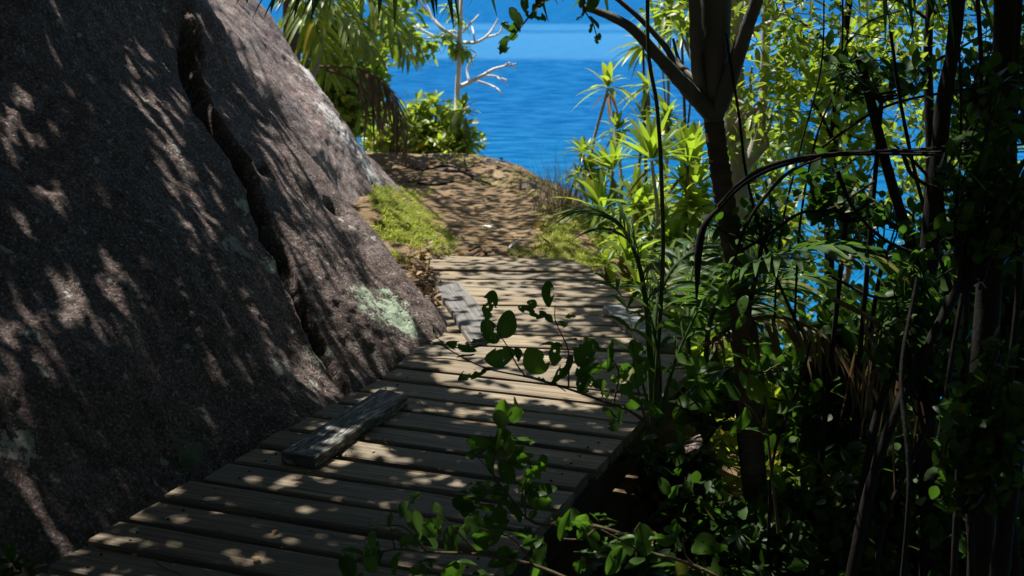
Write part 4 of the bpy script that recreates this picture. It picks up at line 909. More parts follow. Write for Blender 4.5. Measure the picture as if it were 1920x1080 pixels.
# ------------------------------------------------------------------ rosette plants on the sunny slope
DR = [
    ('tall strap-leaved plant at the left end of the lush row, behind the dry grass', 1128, 395, 88, 9.0, 'strap_leaf', 28, 0.14),
    ('tall strap-leaved plant in the middle of the lush row', 1215, 400, 96, 8.6, 'strap_leaf', 30, 0.14),
    ('tall strap-leaved plant touching the left side of the ringed trunk', 1305, 350, 96, 8.4, 'strap_leaf', 30, 0.14),
    ('glowing strap-leaved plant low behind the thin hanging vine', 1262, 470, 92, 8.0, 'strap_leaf', 30, 0.16),
    ('glowing strap-leaved plant low at the deck bend', 1175, 490, 80, 7.7, 'strap_leaf', 28, 0.16),
    ('strap-leaved plant rising behind the crowded short-leaved rosette', 1150, 320, 74, 9.3, 'strap_leaf', 24, 0.12),
    ('lone pale rosette on a bare stalk standing against the sea', 1140, 165, 52, 10.0, 'yellow_leaf', 18, 0.15),
    ('rosette plant with crowded short leaves below the lone pale rosette', 1092, 288, 44, 9.6, 'strap_leaf', 30, 0.2),
    ('small rosette with upright leaves between the lone rosette and the crowded one', 1156, 245, 38, 9.8, 'yellow_leaf', 18, 0.15),
    ('low rosette leaning out over the dry grass clump', 1082, 330, 34, 9.5, 'strap_leaf', 20, 0.2),
    ('large dark green plant with long upright strap leaves, left of the thin hanging vine', 1222, 300, 92, 8.0, 'strap_leaf', 30, 0.12),
    ('large strap-leaved plant between the thin hanging vine and ringed trunk', 1290, 310, 92, 8.2, 'strap_leaf', 30, 0.12),
    ('strap-leaved plant low in front of the large dark green one', 1190, 385, 78, 8.6, 'strap_leaf', 26, 0.14),
    ('yellow-green plant with hanging leaves left of the ringed trunk at mid height', 1302, 395, 72, 8.0, 'yellow_leaf', 28, 0.2),
    ('yellow-green plant behind the seedling tip', 1248, 440, 72, 8.4, 'yellow_leaf', 28, 0.2),
    ('bright rosette above the right grass verge', 1168, 450, 60, 7.9, 'yellow_leaf', 26, 0.2),
    ('pale rosette halfway up beside the broken petiole', 1216, 165, 46, 10.2, 'yellow_leaf', 18, 0.18),
    ('rosette high beneath the broken petiole', 1206, 88, 50, 10.6, 'yellow_leaf', 20, 0.25),
    ('topmost yellow rosette touching the frame top left of the crownshaft', 1252, 18, 50, 10.6, 'yellow_leaf', 18, 0.3),
    ('dark rosette tucked behind the left petiole of the ringed palm', 1278, 60, 46, 9.4, 'strap_leaf', 22, 0.25),
    ('leafy rosette directly left of the crownshaft base', 1250, 222, 46, 9.6, 'strap_leaf', 24, 0.2),
    ('yellow rosette low against the ringed trunk, sea showing below', 1318, 480, 60, 7.5, 'yellow_leaf', 24, 0.2),
    ('small bright plant at the bend of the right deck edge', 1134, 500, 42, 7.5, 'yellow_leaf', 22, 0.25),
    ('bright rosette right of the pale tree, low against the sea', 1450, 350, 56, 8.6, 'yellow_leaf', 22, 0.2),
    ('yellow rosette beside the pale tree trunk at crownshaft height', 1405, 205, 44, 8.8, 'yellow_leaf', 18, 0.25),
    ('yellow rosette low behind the arched rib, right of the ringed trunk', 1410, 430, 60, 8.0, 'yellow_leaf', 24, 0.2),
    ('strap-leaved plant behind the glossy palm frond', 1240, 520, 70, 7.2, 'strap_leaf', 26, 0.2),
    ('crowded bright plant beneath the strap-leaved ones, by the deck board', 1200, 545, 56, 6.9, 'yellow_leaf', 24, 0.25),
]
for lab, px, py, rp, Y, mk, nl, dr in DR:
    c = at(px, py, Y); k = 1 / ppm(Y); bx = c[0] + R.uniform(-0.08, 0.12); b = np.array([bx, Y + 0.05, gsurf(bx, Y + 0.05) - 0.1])
    T_ = Thing('rosette_plant', lab, 'plant', b, 'rosette plants on the slope'); sb, lb = MB(), MB()
    cv = curve([b, (b + c) / 2 + NR.normal(size=3) * [0.06, 0.06, 0], c], 14); tube(sb, cv, np.linspace(0.018, 0.010, 14), 7, rough=0.06)
    rp *= 1.2; L_ = rp * k * 1.08; wide = 0.16 if mk == 'strap_leaf' and rp > 70 else 0.23
    tilt = nrm(np.array([R.gauss(0, 0.25), R.gauss(0, 0.25), 1.0])); rosette(lb, c, nl, L_, L_ * wide * R.uniform(0.6, 0.95), dr * R.uniform(1.5, 3.4), (R.uniform(-55, -15) if mk == 'yellow_leaf' else R.uniform(-15, 10)), 86, tilt)
    for q in range(R.choice([0, 1, 1, 2])):
        c2 = c + np.array([R.uniform(-0.5, 0.5), R.uniform(-0.3, 0.3), R.uniform(-0.7, -0.1)]) * L_ * 1.5; tube(sb, curve([cv[7], (cv[9] + c2) / 2, c2], 8), np.linspace(0.009, 0.006, 8), 5)
        rosette(lb, c2, int(nl * 0.7), L_ * R.uniform(0.6, 0.9), L_ * wide * 0.8, dr * 2, -30, 86, nrm(np.array([R.gauss(0, 0.35), R.gauss(0, 0.35), 1.0])))
    dl = MB(); rosette(dl, c - [0, 0, L_ * 0.12], R.randint(2, 4), L_ * 0.75, L_ * wide * 0.55, 0.35, -65, -20); T_.part('dead_leaf', dl, M['dead_frond'])
    if rp < 60 and R.random() < 0.6:                      # a side shoot lower on the stalk
        p2 = cv[8] + NR.normal(size=3) * [0.10, 0.05, 0.03]; tube(sb, [cv[6], (cv[6] + p2) / 2, p2], 0.006, 5); rosette(lb, p2, 12, L_ * 0.7, L_ * 0.16, dr * 2, -20, 80)
    T_.part('stalk', sb, M['pale_bark' if R.random() < 0.6 else 'twig']); T_.part('foliage', lb, M[mk])
for lab, px, py, Y, wpx, hpx, ns, nl, L_, W_, mk in [
        ('bright round-leaved bush at the right verge behind the deck bend', 1160, 470, 8.4, 130, 120, 18, 12, 0.08, 0.04, 'yellow_leaf'),
        ('sunlit bush filling the slope below the strap-leaved plants', 1260, 400, 9.0, 200, 220, 30, 12, 0.085, 0.035, 'sun_leaf'),
        ('sunlit bush on the slope beneath the pale tree', 1400, 500, 8.4, 240, 160, 26, 12, 0.085, 0.035, 'yellow_leaf'),
        ('sunlit bush at the foot of the strap-leaved plants beside the deck board', 1230, 560, 7.4, 150, 160, 24, 12, 0.075, 0.034, 'yellow_leaf'),
        ('sunlit bush right of the ringed trunk under the arched rib', 1440, 420, 7.8, 170, 160, 26, 12, 0.08, 0.036, 'sun_leaf'),
        ('bright bush behind the pale tree trunk above the arched rib', 1420, 260, 9.0, 130, 160, 20, 12, 0.09, 0.036, 'yellow_leaf'),
        ('bright bush low between strap-leaved plants and ringed trunk', 1320, 560, 7.0, 160, 170, 26, 12, 0.08, 0.036, 'sun_leaf'),
        ('twiggy bush below the lone pale rosette', 1130, 360, 9.4, 120, 130, 14, 9, 0.075, 0.03, 'sun_leaf')]:
    shrub('bush', lab, px, py, Y, wpx, hpx, ns, nl, L_, W_, mk, cat='bush', prof='lance')

# ------------------------------------------------------------------ bleached dead tree, bushes and palm at the end of the path
b = at(845, 292, 14.0); dt = Thing('dead_tree', 'bleached white dead tree with bare forked branches at the path end', 'tree', b)
tb = MB()
def limb(path, r0, r1, Y=14.0, k=12): tube(tb, curve(pts([(x, y, Y + R.uniform(-0.1, 0.1)) for x, y in path]), k), np.linspace(r0, r1, k), 7)
limb([(845, 296), (848, 250), (856, 205), (858, 165), (861, 120), (862, 70), (864, 20), (866, -60)], 0.034, 0.022, k=24)
dt.part('trunk', tb, M['dead_wood']); 
for grp in ([([(858, 165), (885, 152), (905, 142), (925, 130), (948, 124), (968, 120)], .026, .010), ([(905, 142), (930, 143), (950, 150)], .014, .006), ([(925, 131), (945, 124), (955, 118), (966, 130)], .014, .006), ([(895, 152), (920, 160), (935, 168), (942, 182)], .014, .006), ([(930, 143), (940, 150), (952, 160)], .010, .005), ([(880, 154), (876, 130), (884, 112), (894, 101)], .016, .008)],
            [([(858, 72), (830, 55), (812, 35), (795, 14), (778, -10)], .026, .010), ([(850, 72), (815, 68), (790, 55), (772, 48)], .020, .008), ([(812, 38), (806, 20), (800, 10)], .012, .006), ([(835, 68), (800, 72), (785, 70)], .014, .007)],
            [([(866, 80), (890, 80), (910, 70), (925, 52), (934, 35)], .022, .008), ([(890, 80), (888, 62), (885, 50)], .012, .007), ([(868, 60), (885, 42), (898, 28)], .016, .008), ([(912, 70), (936, 62), (945, 40)], .014, .007), ([(865, 66), (850, 58), (838, 60)], .014, .007)]):
    tb = MB()
    for a in grp: limb(*a)
    dt.part('branch', tb, M['dead_wood'])
lb = MB()
for px, py, n_ in [(858, 88, 16), (848, 76, 10), (835, 62, 10), (812, 76, 8), (786, 68, 8), (866, 95, 10), (850, 25, 10), (862, 38, 8), (840, 14, 8), (875, 92, 8)]:
    rosette(lb, at(px, py, 13.95), n_, 0.13, 0.05, 0.5, -70, 50)
dt.part('foliage', lb, M['yellow_leaf'], label='small tufts of green leaves on the dead wood')
for lab, px, py, Y, wpx, hpx, ns, nl, L_, W_, mk in [
        ('round bright green bush left of the dead tree', 795, 238, 14.0, 185, 125, 60, 20, 0.12, 0.05, 'yellow_leaf'),
        ('green bush beneath the drooping brown frond', 738, 240, 14.2, 130, 115, 40, 20, 0.12, 0.05, 'yellow_leaf'),
        ('small leafy bush at the dead tree foot with long pale leaves', 868, 258, 14.0, 60, 90, 14, 11, 0.16, 0.05, 'yellow_leaf'),
        ('leafy mass of green bushes behind the pale boulder crest', 650, 150, 15.6, 190, 220, 80, 22, 0.15, 0.07, 'yellow_leaf'),
        ('upper green bush behind the boulder, beneath the hanging fronds', 610, 50, 15.4, 190, 160, 46, 18, 0.17, 0.07, 'sun_leaf')]:
    shrub('bush', lab, px, py, Y, wpx, hpx, ns, nl, L_, W_, mk, cat='bush')
for lab, px, py, rp, Y in [('rosette tuft rising from the bush left of the dead tree', 815, 195, 34, 14.1), ('rosette tuft clasping the dead tree trunk', 868, 205, 36, 13.9), ('drooping pale rosette at the dead tree foot', 880, 270, 40, 13.8)]:
    c = at(px, py, Y); T_ = Thing('rosette_plant', lab, 'plant', (c[0], Y, gsurf(c[0], Y)), 'rosette plants on the slope'); sb, lb = MB(), MB()
    tube(sb, curve([(c[0], Y, gsurf(c[0], Y)), (c[0] + 0.03, Y, (c[2] + gsurf(c[0], Y)) / 2), c], 10), 0.014, 6); rosette(lb, c, 22, rp / ppm(Y) * 1.1, 0.055, 0.35, -30, 85)
    T_.part('stalk', sb, M['pale_bark']); T_.part('foliage', lb, M['yellow_leaf'])
cp = at(548, -50, 12.6); lp = Thing('coconut_palm', 'palm with drooping green fronds behind the pale boulder', 'palm', (cp[0] - 0.4, 12.9, gsurf(cp[0], 12.9)))
mb = MB(); tube(mb, curve([(cp[0] - 0.4, 14.7, -0.6), (cp[0] - 0.2, 13.6, 0.9), cp], 30), np.linspace(0.10, 0.08, 30), 10, rough=0.04); lp.part('trunk', mb, M['palm_bark'])
for path, n_, L_, mk in (
        ([(548, -50, 12.6), (610, -70, 12.3), (690, -20, 12), (735, 40, 11.8), (765, 100, 11.7)], 30, 0.42, 'sun_leaf'),
        ([(548, -50, 12.6), (600, -20, 12), (660, 40, 11.6), (700, 95, 11.4)], 28, 0.42, 'yellow_leaf'),
        ([(548, -50, 12.6), (570, 0, 12.2), (600, 70, 11.9), (620, 140, 11.8)], 26, 0.40, 'sun_leaf'),
        ([(548, -50, 12.6), (640, -40, 13), (730, 20, 13.2), (790, 90, 13.3)], 26, 0.42, 'sun_leaf'),
        ([(548, -50, 12.6), (600, 20, 13), (660, 100, 13.3), (690, 170, 13.4)], 26, 0.40, 'frond')):
    mb = MB(); frond(mb, pts(path), n_ - 6, L_, 0.046, 0.5, 0.12, 0.018, rise=0.05, fwd=0.6); lp.part('frond', mb, M[mk])
for path, n_, L_ in (([(600, 125, 11.6), (665, 128, 11.5), (712, 150, 11.4), (745, 200, 11.3), (762, 285, 11.3)], 26, 0.30), ([(610, 130, 11.7), (660, 150, 11.7), (700, 190, 11.6), (720, 240, 11.6)], 12, 0.30)):
    mb = MB(); frond(mb, pts(path), n_, L_, 0.030, 0.8, 0.25, 0.016, rise=-0.3, fwd=0.9, jit=0.25); lp.part('dead_frond', mb, M['dead_frond'], label='brown withered frond hanging over the boulder edge')
# tree of hanging oval leaves left of the sea
leafy_tree('tree with rows of oval leaves hanging out over the water left of the dead tree', [(560, 260, 13.2), (580, 160, 13.2), (600, 90, 13.2), (620, -40, 13.2)], 0.05, 0.03,
    [[(585, 140, 13.2), (640, 95, 13), (700, 85, 12.8)], [(600, 100, 13.2), (660, 110, 13), (740, 95, 12.8)], [(600, 90, 13.2), (650, 60, 13), (690, 50, 12.9)]], 'sun_leaf', 'pale_bark', 2, 0.15, 0.055, blen=0.28)

# ------------------------------------------------------------------ verge: grass, dry grass, litter, stones
def tufts(mb, regions, L, W, prof='grass'):
    B = []
    for (px, py, rx, ry, n_) in regions:
        for q in range(n_):
            a = R.uniform(0, 6.283); r_ = math.sqrt(R.random()); p = gp(px + rx * r_ * math.cos(a), py + ry * r_ * math.sin(a))
            if noise.noise(Vector((p[0] * 5, p[1] * 5, 1.0))) + 0.35 * R.random() < -0.05: continue
            B.append((p[0], p[1], gsurf(p[0], p[1]) + 0.0))
    B = np.array(B); n_ = len(B)
    d = NR.normal(size=(n_, 3)) * [0.5, 0.5, 0.15] + [0.1, -0.1, 0.8]
    blades(mb, B, d, NR.normal(size=(n_, 3)) + [0, 0, 0.2], L * NR.uniform(0.4, 1.5, n_) * (1 + 0.6 * np.array([noise.noise(Vector((b[0] * 6, b[1] * 6, 3.0))) for b in B])), W * NR.uniform(0.7, 1.5, n_), 0.5, 0.3, prof, 4)
mb = MB(); tufts(mb, [(765, 430, 50, 60, 5200), (745, 405, 40, 44, 2600), (800, 455, 60, 30, 3000), (812, 425, 22, 30, 700), (725, 450, 30, 36, 1500), (790, 350, 22, 24, 250), (718, 425, 24, 40, 1600), (708, 405, 26, 34, 1400), (738, 378, 26, 24, 1200), (765, 372, 20, 20, 700), (745, 470, 40, 12, 900)], 0.062, 0.007); gr = mb.build('bank_grass', M['grass']); gr['kind'] = 'stuff'
mb = MB(); tufts(mb, [(1085, 455, 70, 36, 3200), (1050, 420, 50, 44, 1800), (1035, 450, 34, 24, 700), (1010, 470, 60, 14, 500), (1000, 350, 50, 20, 300), (860, 312, 50, 10, 260), (950, 335, 60, 14, 300), (1100, 480, 40, 14, 700)], 0.06, 0.006); gr = mb.build('verge_grass', M['grass']); gr['kind'] = 'stuff'
bb = np.array([at(1066, 388, 9.7)]); dg_ = np.array([bb[0][0], 9.7, gsurf(bb[0][0], 9.7)])
mb = MB(); n_ = 240; B_ = dg_ + NR.normal(size=(n_, 3)) * [0.11, 0.13, 0]; B_[:, 2] = gz(B_[:, 0], B_[:, 1]); d = NR.normal(size=(n_, 3)) * [0.28, 0.28, 0] + [0, 0, 1]
blades(mb, B_, d, NR.normal(size=(n_, 3)), NR.uniform(0.22, 0.60, n_), 0.007, NR.uniform(0, 0.35, n_), 0.2, 'grass', 5); tag(mb.build('dry_grass_clump', M['dry_grass'], None, True, origin=dg_), 'clump of tall dry grey-brown grass at the right path rim', 'grass clump')
mb = MB(); B_ = []
for (x0_, y0_, x1_, y1_, wd, n_) in [(768, 485, 800, 520, 14, 90), (800, 515, 826, 560, 12, 110), (822, 560, 866, 632, 8, 120), (780, 478, 850, 484, 8, 60)]:
    for q in range(n_):
        s_ = R.random(); p = gp(x0_ + (x1_ - x0_) * s_ + R.gauss(0, wd), y0_ + (y1_ - y0_) * s_ + R.gauss(0, 5)); B_.append((p[0], p[1], gsurf(p[0], p[1]) + R.uniform(0.01, 0.05)))
for q in range(170):
    p = gp(R.uniform(700, 1060), R.uniform(300, 474)); B_.append((p[0], p[1], gsurf(p[0], p[1]) + R.uniform(0.005, 0.03)))
B_ = np.array(B_); n_ = len(B_)
blades(mb, B_, NR.normal(size=(n_, 3)) * [1, 1, 0.25], NR.normal(size=(n_, 3)) * 0.4 + [0, 0, 1], NR.uniform(0.03, 0.085, n_), NR.uniform(0.012, 0.035, n_), NR.uniform(-0.4, 0.5, n_), 0.35, 'oval', 6)
lt = mb.build('leaf_litter', M['litter']); lt['kind'] = 'stuff'
M['stone'] = rock_mat('path_stone', 0.2, [], 1.0)
def stone(label, px, py, Y, sx_, sy_, sz_, name='stone', sink=0.5):
    p = at(px, py, Y); c = np.array([p[0], Y, gsurf(p[0], Y) + sz_ * (1 - 2 * sink) * 0.5])
    P_, f_ = boulder_mesh(np.zeros(3), [(nrm(NR.normal(size=3)), None) for _ in range(0)] + [(v_, v_ * R.uniform(0.75, 1.0)) for v_ in nrm(NR.normal(size=(16, 3)))] + [(np.array(v_, float), np.array(v_) * 1.0) for v_ in [(1, 0, 0), (-1, 0, 0), (0, 1, 0), (0, -1, 0), (0, 0, 1), (0, 0, -1)]], 9, np.array([0.1, 1, 0.2]), 40, 48, 4, 1.0)
    P_ = P_ * [sx_, sy_, sz_]; P_ += nrm(P_) * (0.12 * min(sx_, sz_) * fbm(P_, 8, 3, R.random() * 9))[:, None]
    mb = MB(); mb.add(P_ + c, f_); return tag(mb.build(name, M['stone'], None, True, origin=c), label, 'stone')
for lab, px, py, Y, a, b_, c_ in [('flat pale stone slab at the crest, left part, below the bush', 720, 297, 12.9, 0.14, 0.10, 0.03), ('long flat stone on the path crest beneath the dead tree', 815, 298, 13.0, 0.16, 0.10, 0.03), ('grey stone right of the crest, by the drop to the sea', 915, 318, 12.3, 0.12, 0.09, 0.045),
        ('low stone among roots in the middle of the path crest', 840, 330, 12.0, 0.12, 0.08, 0.035), ('small pale stone at the right path rim near the dry grass', 990, 362, 10.9, 0.09, 0.07, 0.05), ('small stone on the left path half below the crest', 782, 322, 12.2, 0.12, 0.08, 0.05)]:
    stone(lab, px, py, Y, a, b_, c_)
stone('lichen-grey rock half hidden in leaves right of the deck, below the seedling', 1302, 840, 4.9, 0.09, 0.11, 0.13, 'rock', 0.1)
def ground_curve(px_list, h): 
    out = []
    for x, y in px_list: p = gp(x, y); out.append((p[0], p[1], gsurf(p[0], p[1]) + h))
    return np.array(out)
for lab, pl, r_ in [('root crossing the path crest from the left', [(740, 318), (790, 326), (840, 322), (900, 336)], 0.011), ('gnarled root on the left of the path crest', [(765, 340), (810, 346), (850, 340)], 0.011), ('root at the crest running down toward the trodden path', [(870, 312), (880, 330), (920, 345)], 0.010)]:
    c = curve(ground_curve(pl, 0.015), 16); mb = MB(); tube(mb, c, r_ * (0.7 + 0.5 * np.abs(np.sin(np.arange(16)))), 7, rough=0.08); tag(mb.build('tree_root', M['bark'], None, True, origin=c[0]), lab, 'root')
for lab, pl, r_, mk in [('bleached forked twig on the path just beyond the deck', [(952, 468), (962, 456), (975, 448)], 0.007, 'dead_wood'), ('short pale stick lying in the middle of the path', [(908, 424), (930, 428)], 0.012, 'dead_wood'), ('curved brown stick at the far deck end', [(880, 470), (900, 462), (912, 474)], 0.008, 'twig')]:
    c = curve(ground_curve(pl, 0.02), 8); mb = MB(); tube(mb, c, r_, 6); tag(mb.build('stick', M[mk], None, True, origin=c[0]), lab, 'stick')
def deck_stick(lab, pl, r_):
    c = curve(np.array([gp(x, y, 0.006) for x, y in pl]), 12); mb = MB(); tube(mb, c, r_, 5); tag(mb.build('twig', M['twig'], None, True, origin=c[0]), lab, 'twig')
deck_stick('hair-thin curved twig on planks right of the kerb timber end', [(783, 746), (790, 757), (806, 764), (822, 770)], 0.0016)
deck_stick('short thin twig standing out on planks right of the kerb timber middle', [(718, 820), (724, 832), (731, 842)], 0.0016)
deck_stick('dark thin twig on the nearest planks at lower left', [(288, 1045), (296, 1058), (320, 1070), (345, 1082)], 0.0018)
for lab, px, py, L_, ang, mk in [('small bright yellow leaf on the nearest plank at lower left', 246, 1042, 0.018, 0.5, 'litter'), ('yellowish leaf on the plank below the kerb timber', 552, 909, 0.022, 0.2, 'litter'), ('orange-brown leaf bit on planks right of the kerb timber', 696, 846, 0.018, 1.0, 'litter'), ('pale grey leaf on the near plank, lower middle', 480, 1054, 0.04, 1.8, 'litter'), ('tiny pale leaf on the far deck near the grey-blue board', 1105, 618, 0.04, 0.3, 'litter'), ('pale leaf fragment on the plank left of upright branch', 690, 893, 0.016, 0.1, 'litter'), ('dry leaf at the crest of the far deck right half', 1010, 575, 0.035, 0.1, 'litter')]:
    p = gp(px, py, 0.008); mb = MB(); blades(mb, [p], [(math.cos(ang), math.sin(ang), 0.05)], [(0.1, 0, 1)], L_, L_ * 0.6, 0.1, 0.4, 'oval', 7, lv=[0.95]); tag(mb.build('fallen_leaf', M[mk], None, True, origin=p), lab, 'leaf', 'fallen leaves on the deck')
for q in range(12):
    p = gp(R.uniform(420, 1080), R.uniform(660, 1040), 0.008); mb = MB(); a_ = R.uniform(0, 6.28); L_ = R.uniform(0.018, 0.034)
    if p[0] < (-0.815 * 1.5 + 0.3): continue
    blades(mb, [p], [(math.cos(a_), math.sin(a_), 0.08)], [(0.15, 0.1, 1)], L_, L_ * 0.5, R.uniform(-0.2, 0.2), 0.5, 'oval', 7, lv=[R.random()]); tag(mb.build('fallen_leaf', M['litter'], None, True, origin=p), 'tiny dry brown leaf lying loose on the boardwalk planks', 'leaf', 'tiny dry leaves scattered on the planks')
mb = MB(); n_ = 260; B_ = []
for q in range(n_):
    s_ = R.random(); p = gp(590 + 170 * s_ + R.gauss(8, 7), 868 - 120 * s_ + R.gauss(6, 5), 0.004) if q < 170 else gp(R.uniform(300, 1000), R.uniform(760, 1060), 0.004); B_.append(p)
blades(mb, B_, NR.normal(size=(n_, 3)) * [1, 1, 0.2], NR.normal(size=(n_, 3)) * 0.3 + [0, 0, 1], NR.uniform(0.004, 0.012, n_), NR.uniform(0.003, 0.006, n_), 0.1, 0.5, 'oval', 4)
cr = mb.build('leaf_crumbs', M['litter']); cr['kind'] = 'stuff'
c = at(22, 1062, 3.35); T_ = Thing('seedling_plant', 'small green plant in the bottom left corner at the boulder foot', 'plant', c - [0, 0, 0.12])
mb = MB(); rosette(mb, c, 14, 0.075, 0.02, 0.3, 0, 85); rosette(mb, c + [0.03, 0, -0.03], 9, 0.07, 0.02, 0.3, -10, 50); tube(mb, [c - [0, 0, 0.12], c - [0, 0, 0.05], c], 0.004, 5); T_.part('foliage', mb, M['leaf'])

# ------------------------------------------------------------------ foreground branches with big oval leaves
def branch(name, label, stems, leaves, Ybase, extra=0, cat='branch'):
    base = at(*stems[0][0][:3]); T_ = Thing(name, label, cat, base); sb, lb = MB(), MB()
    for st in stems:
        c = curve(pts([q[:3] for q in st]), 22); tube(sb, c, np.linspace(st[0][3] if len(st[0]) > 3 else 0.004, 0.0014, 22), 6)
    more = [] if name == 'hanging_sprig' else [(lf[0] + R.gauss(0, 16), lf[1] + R.gauss(0, 14), lf[2] + R.uniform(-0.02, 0.12), lf[3] * R.uniform(0.7, 1.05), lf[4] * R.uniform(0.8, 1.0), lf[5] + R.gauss(0, 50), lf[6], lf[7] + R.choice([0, 1, 3])) for lf in leaves if R.random() < (0.3 if Ybase > 3.5 else 0.75)]
    for lf in leaves + more:
        cx, cy, Y, ln, wd, ang, kind, bites = lf
        k = 1 / ppm(Y); a = rad(ang); ax = RT * math.cos(a) + UP * math.sin(a)
        if kind == 'flat':
            ax = nrm(RT * math.cos(a) + np.array([0, 1, 0]) * math.sin(a) * 1.0 + [0, 0, R.uniform(-0.05, 0.2)]); nr = np.array([R.gauss(0, 0.15), R.gauss(0.05, 0.12), 1.0])
        else:
            nr = nrm(-FW + RT * R.gauss(0, 0.35) + UP * R.gauss(0.25, 0.35)); ax = nrm(ax + FW * R.gauss(0, 0.25))
        if kind != 'flat': nr = nrm(nr + NR.normal(size=3) * 0.3)
        L_ = ln * k * R.uniform(0.85, 1.28); wd *= R.uniform(0.72, 1.1); p = at(cx, cy, Y) - ax * L_ / 2
        bitten(lb, p, ax, nr, L_, wd * k, bites + R.choice([0, 0, 0, 1, 2, 4]), R.uniform(-0.05, 0.38), R.uniform(0.05, 0.5), R.choice(['obov', 'obov', 'oval']))
    T_.part('stem', sb, M['twig']); T_.part('foliage', lb, M['leaf']); return T_
YA = 3.7
A_st = [[(1235, 810, 3.9, .006), (1180, 770, YA), (1130, 752, YA), (1097, 740, YA), (1041, 721, YA), (985, 706, YA), (923, 694, YA), (884, 679, YA), (853, 662, YA), (830, 648, YA), (802, 638, YA)],
        [(985, 706, YA, .003), (968, 682, YA), (954, 654, YA), (934, 623, YA), (918, 600, YA)], [(1066, 725, YA, .003), (1066, 662, YA), (1055, 631, YA), (1041, 600, YA), (1041, 572, YA)],
        [(884, 679, YA, .002), (840, 673, YA), (797, 671, YA)], [(1150, 760, YA, .003), (1160, 700, YA), (1140, 660, YA)], [(1210, 790, 3.8, .004), (1190, 700, 3.8), (1185, 640, 3.8)]]
A_lf = [(1027, 551, YA, 44, 32, 95, 'face', 1), (950, 611, YA, 54, 42, 70, 'face', 0), (919, 622, YA, 46, 44, 120, 'face', 0), (917, 574, YA, 46, 42, 80, 'face', 7), (990, 583, YA, 40, 26, 150, 'face', 2), (1015, 591, YA, 28, 20, 35, 'face', 1), (1030, 597, YA, 20, 15, 130, 'face', 0), (1056, 607, YA, 24, 18, -30, 'face', 6),
        (942, 668, YA, 56, 46, 200, 'face', 1), (1003, 676, YA, 56, 52, -60, 'face', 2), (969, 664, YA, 36, 26, 100, 'face', 0), (1042, 664, YA, 50, 36, 80, 'face', 4), (1060, 696, YA, 56, 44, 250, 'face', 2), (1098, 662, YA, 60, 52, 60, 'face', 9), (1094, 714, YA, 50, 40, 240, 'face', 10), (1148, 666, YA, 58, 50, 70, 'face', 10), (1120, 690, YA, 48, 40, 20, 'face', 8),
        (882, 700, YA, 58, 30, 185, 'face', 4), (866, 651, YA, 54, 26, 165, 'face', 3), (823, 637, YA, 38, 20, 140, 'face', 4), (818, 668, YA, 22, 12, 180, 'flat', 0), (925, 690, YA, 40, 30, 200, 'flat', 1), (902, 642, YA, 50, 24, 20, 'flat', 0), (1001, 706, YA, 44, 30, -20, 'flat', 2), (1040, 720, YA, 40, 26, -10, 'flat', 2), (873, 668, YA, 40, 20, 20, 'flat', 0), (1068, 642, YA, 30, 18, 30, 'flat', 0), (1030, 645, YA, 36, 20, 10, 'flat', 0),
        (1130, 730, YA, 52, 40, -40, 'face', 7), (1165, 700, YA, 50, 42, 30, 'face', 6), (1180, 740, YA, 56, 46, -70, 'face', 3), (1200, 700, 3.8, 56, 44, 70, 'face', 3), (1215, 760, 3.8, 60, 48, -30, 'face', 2), (1160, 770, YA, 46, 34, -60, 'face', 5), (1195, 660, 3.8, 50, 40, 110, 'face', 5)]
branch('leafy_branch', 'leafy branch with insect-holed leaves reaching left across the middle of the deck', A_st, A_lf, YA)
YB = 3.15
B_st = [[(1190, 1010, YB, .006), (1110, 985, YB), (1050, 980, YB), (1020, 985, YB), (985, 970, YB), (955, 930, YB), (925, 890, YB), (930, 850, YB), (945, 800, YB), (958, 768, YB)], [(985, 970, YB, .003), (985, 930, YB), (990, 900, YB)], [(955, 930, YB, .003), (900, 925, YB), (860, 950, YB)], [(925, 890, YB, .002), (890, 850, YB)]]
B_lf = [(965, 777, YB, 42, 32, 80, 'face', 0), (938, 787, YB, 46, 36, 110, 'face', 0), (940, 815, YB, 64, 52, 75, 'face', 0), (905, 832, YB, 50, 34, 160, 'face', 5), (893, 850, YB, 40, 28, 200, 'face', 4), (950, 838, YB, 50, 40, 50, 'face', 1), (925, 862, YB, 52, 44, 250, 'face', 2), (975, 862, YB, 44, 34, 20, 'face', 3), (950, 885, YB, 54, 44, -60, 'face', 4), (1003, 882, YB, 46, 34, 30, 'face', 5), (985, 905, YB, 50, 40, 60, 'face', 2), (1020, 920, YB, 54, 34, 10, 'face', 1), (1012, 940, YB, 50, 40, -10, 'face', 0), (905, 918, YB, 70, 46, 190, 'face', 6), (935, 925, YB, 50, 40, 230, 'face', 3), (960, 955, YB, 54, 44, 120, 'face', 2), (980, 940, YB, 34, 14, 70, 'face', 0), (1000, 965, YB, 26, 12, 60, 'face', 0), (890, 905, YB, 40, 18, 175, 'flat', 0), (978, 822, YB, 44, 20, 25, 'flat', 0), (932, 848, YB, 40, 16, 5, 'flat', 0), (970, 868, YB, 26, 20, -20, 'flat', 3), (900, 955, YB, 56, 44, 200, 'face', 4), (870, 945, YB, 50, 40, 150, 'face', 3), (930, 965, YB, 60, 44, 250, 'face', 5)]
branch('leafy_branch', 'upright leafy branch rising in front of the middle deck, lower of the two tall ones', B_st, B_lf, YB)
YC = 2.95
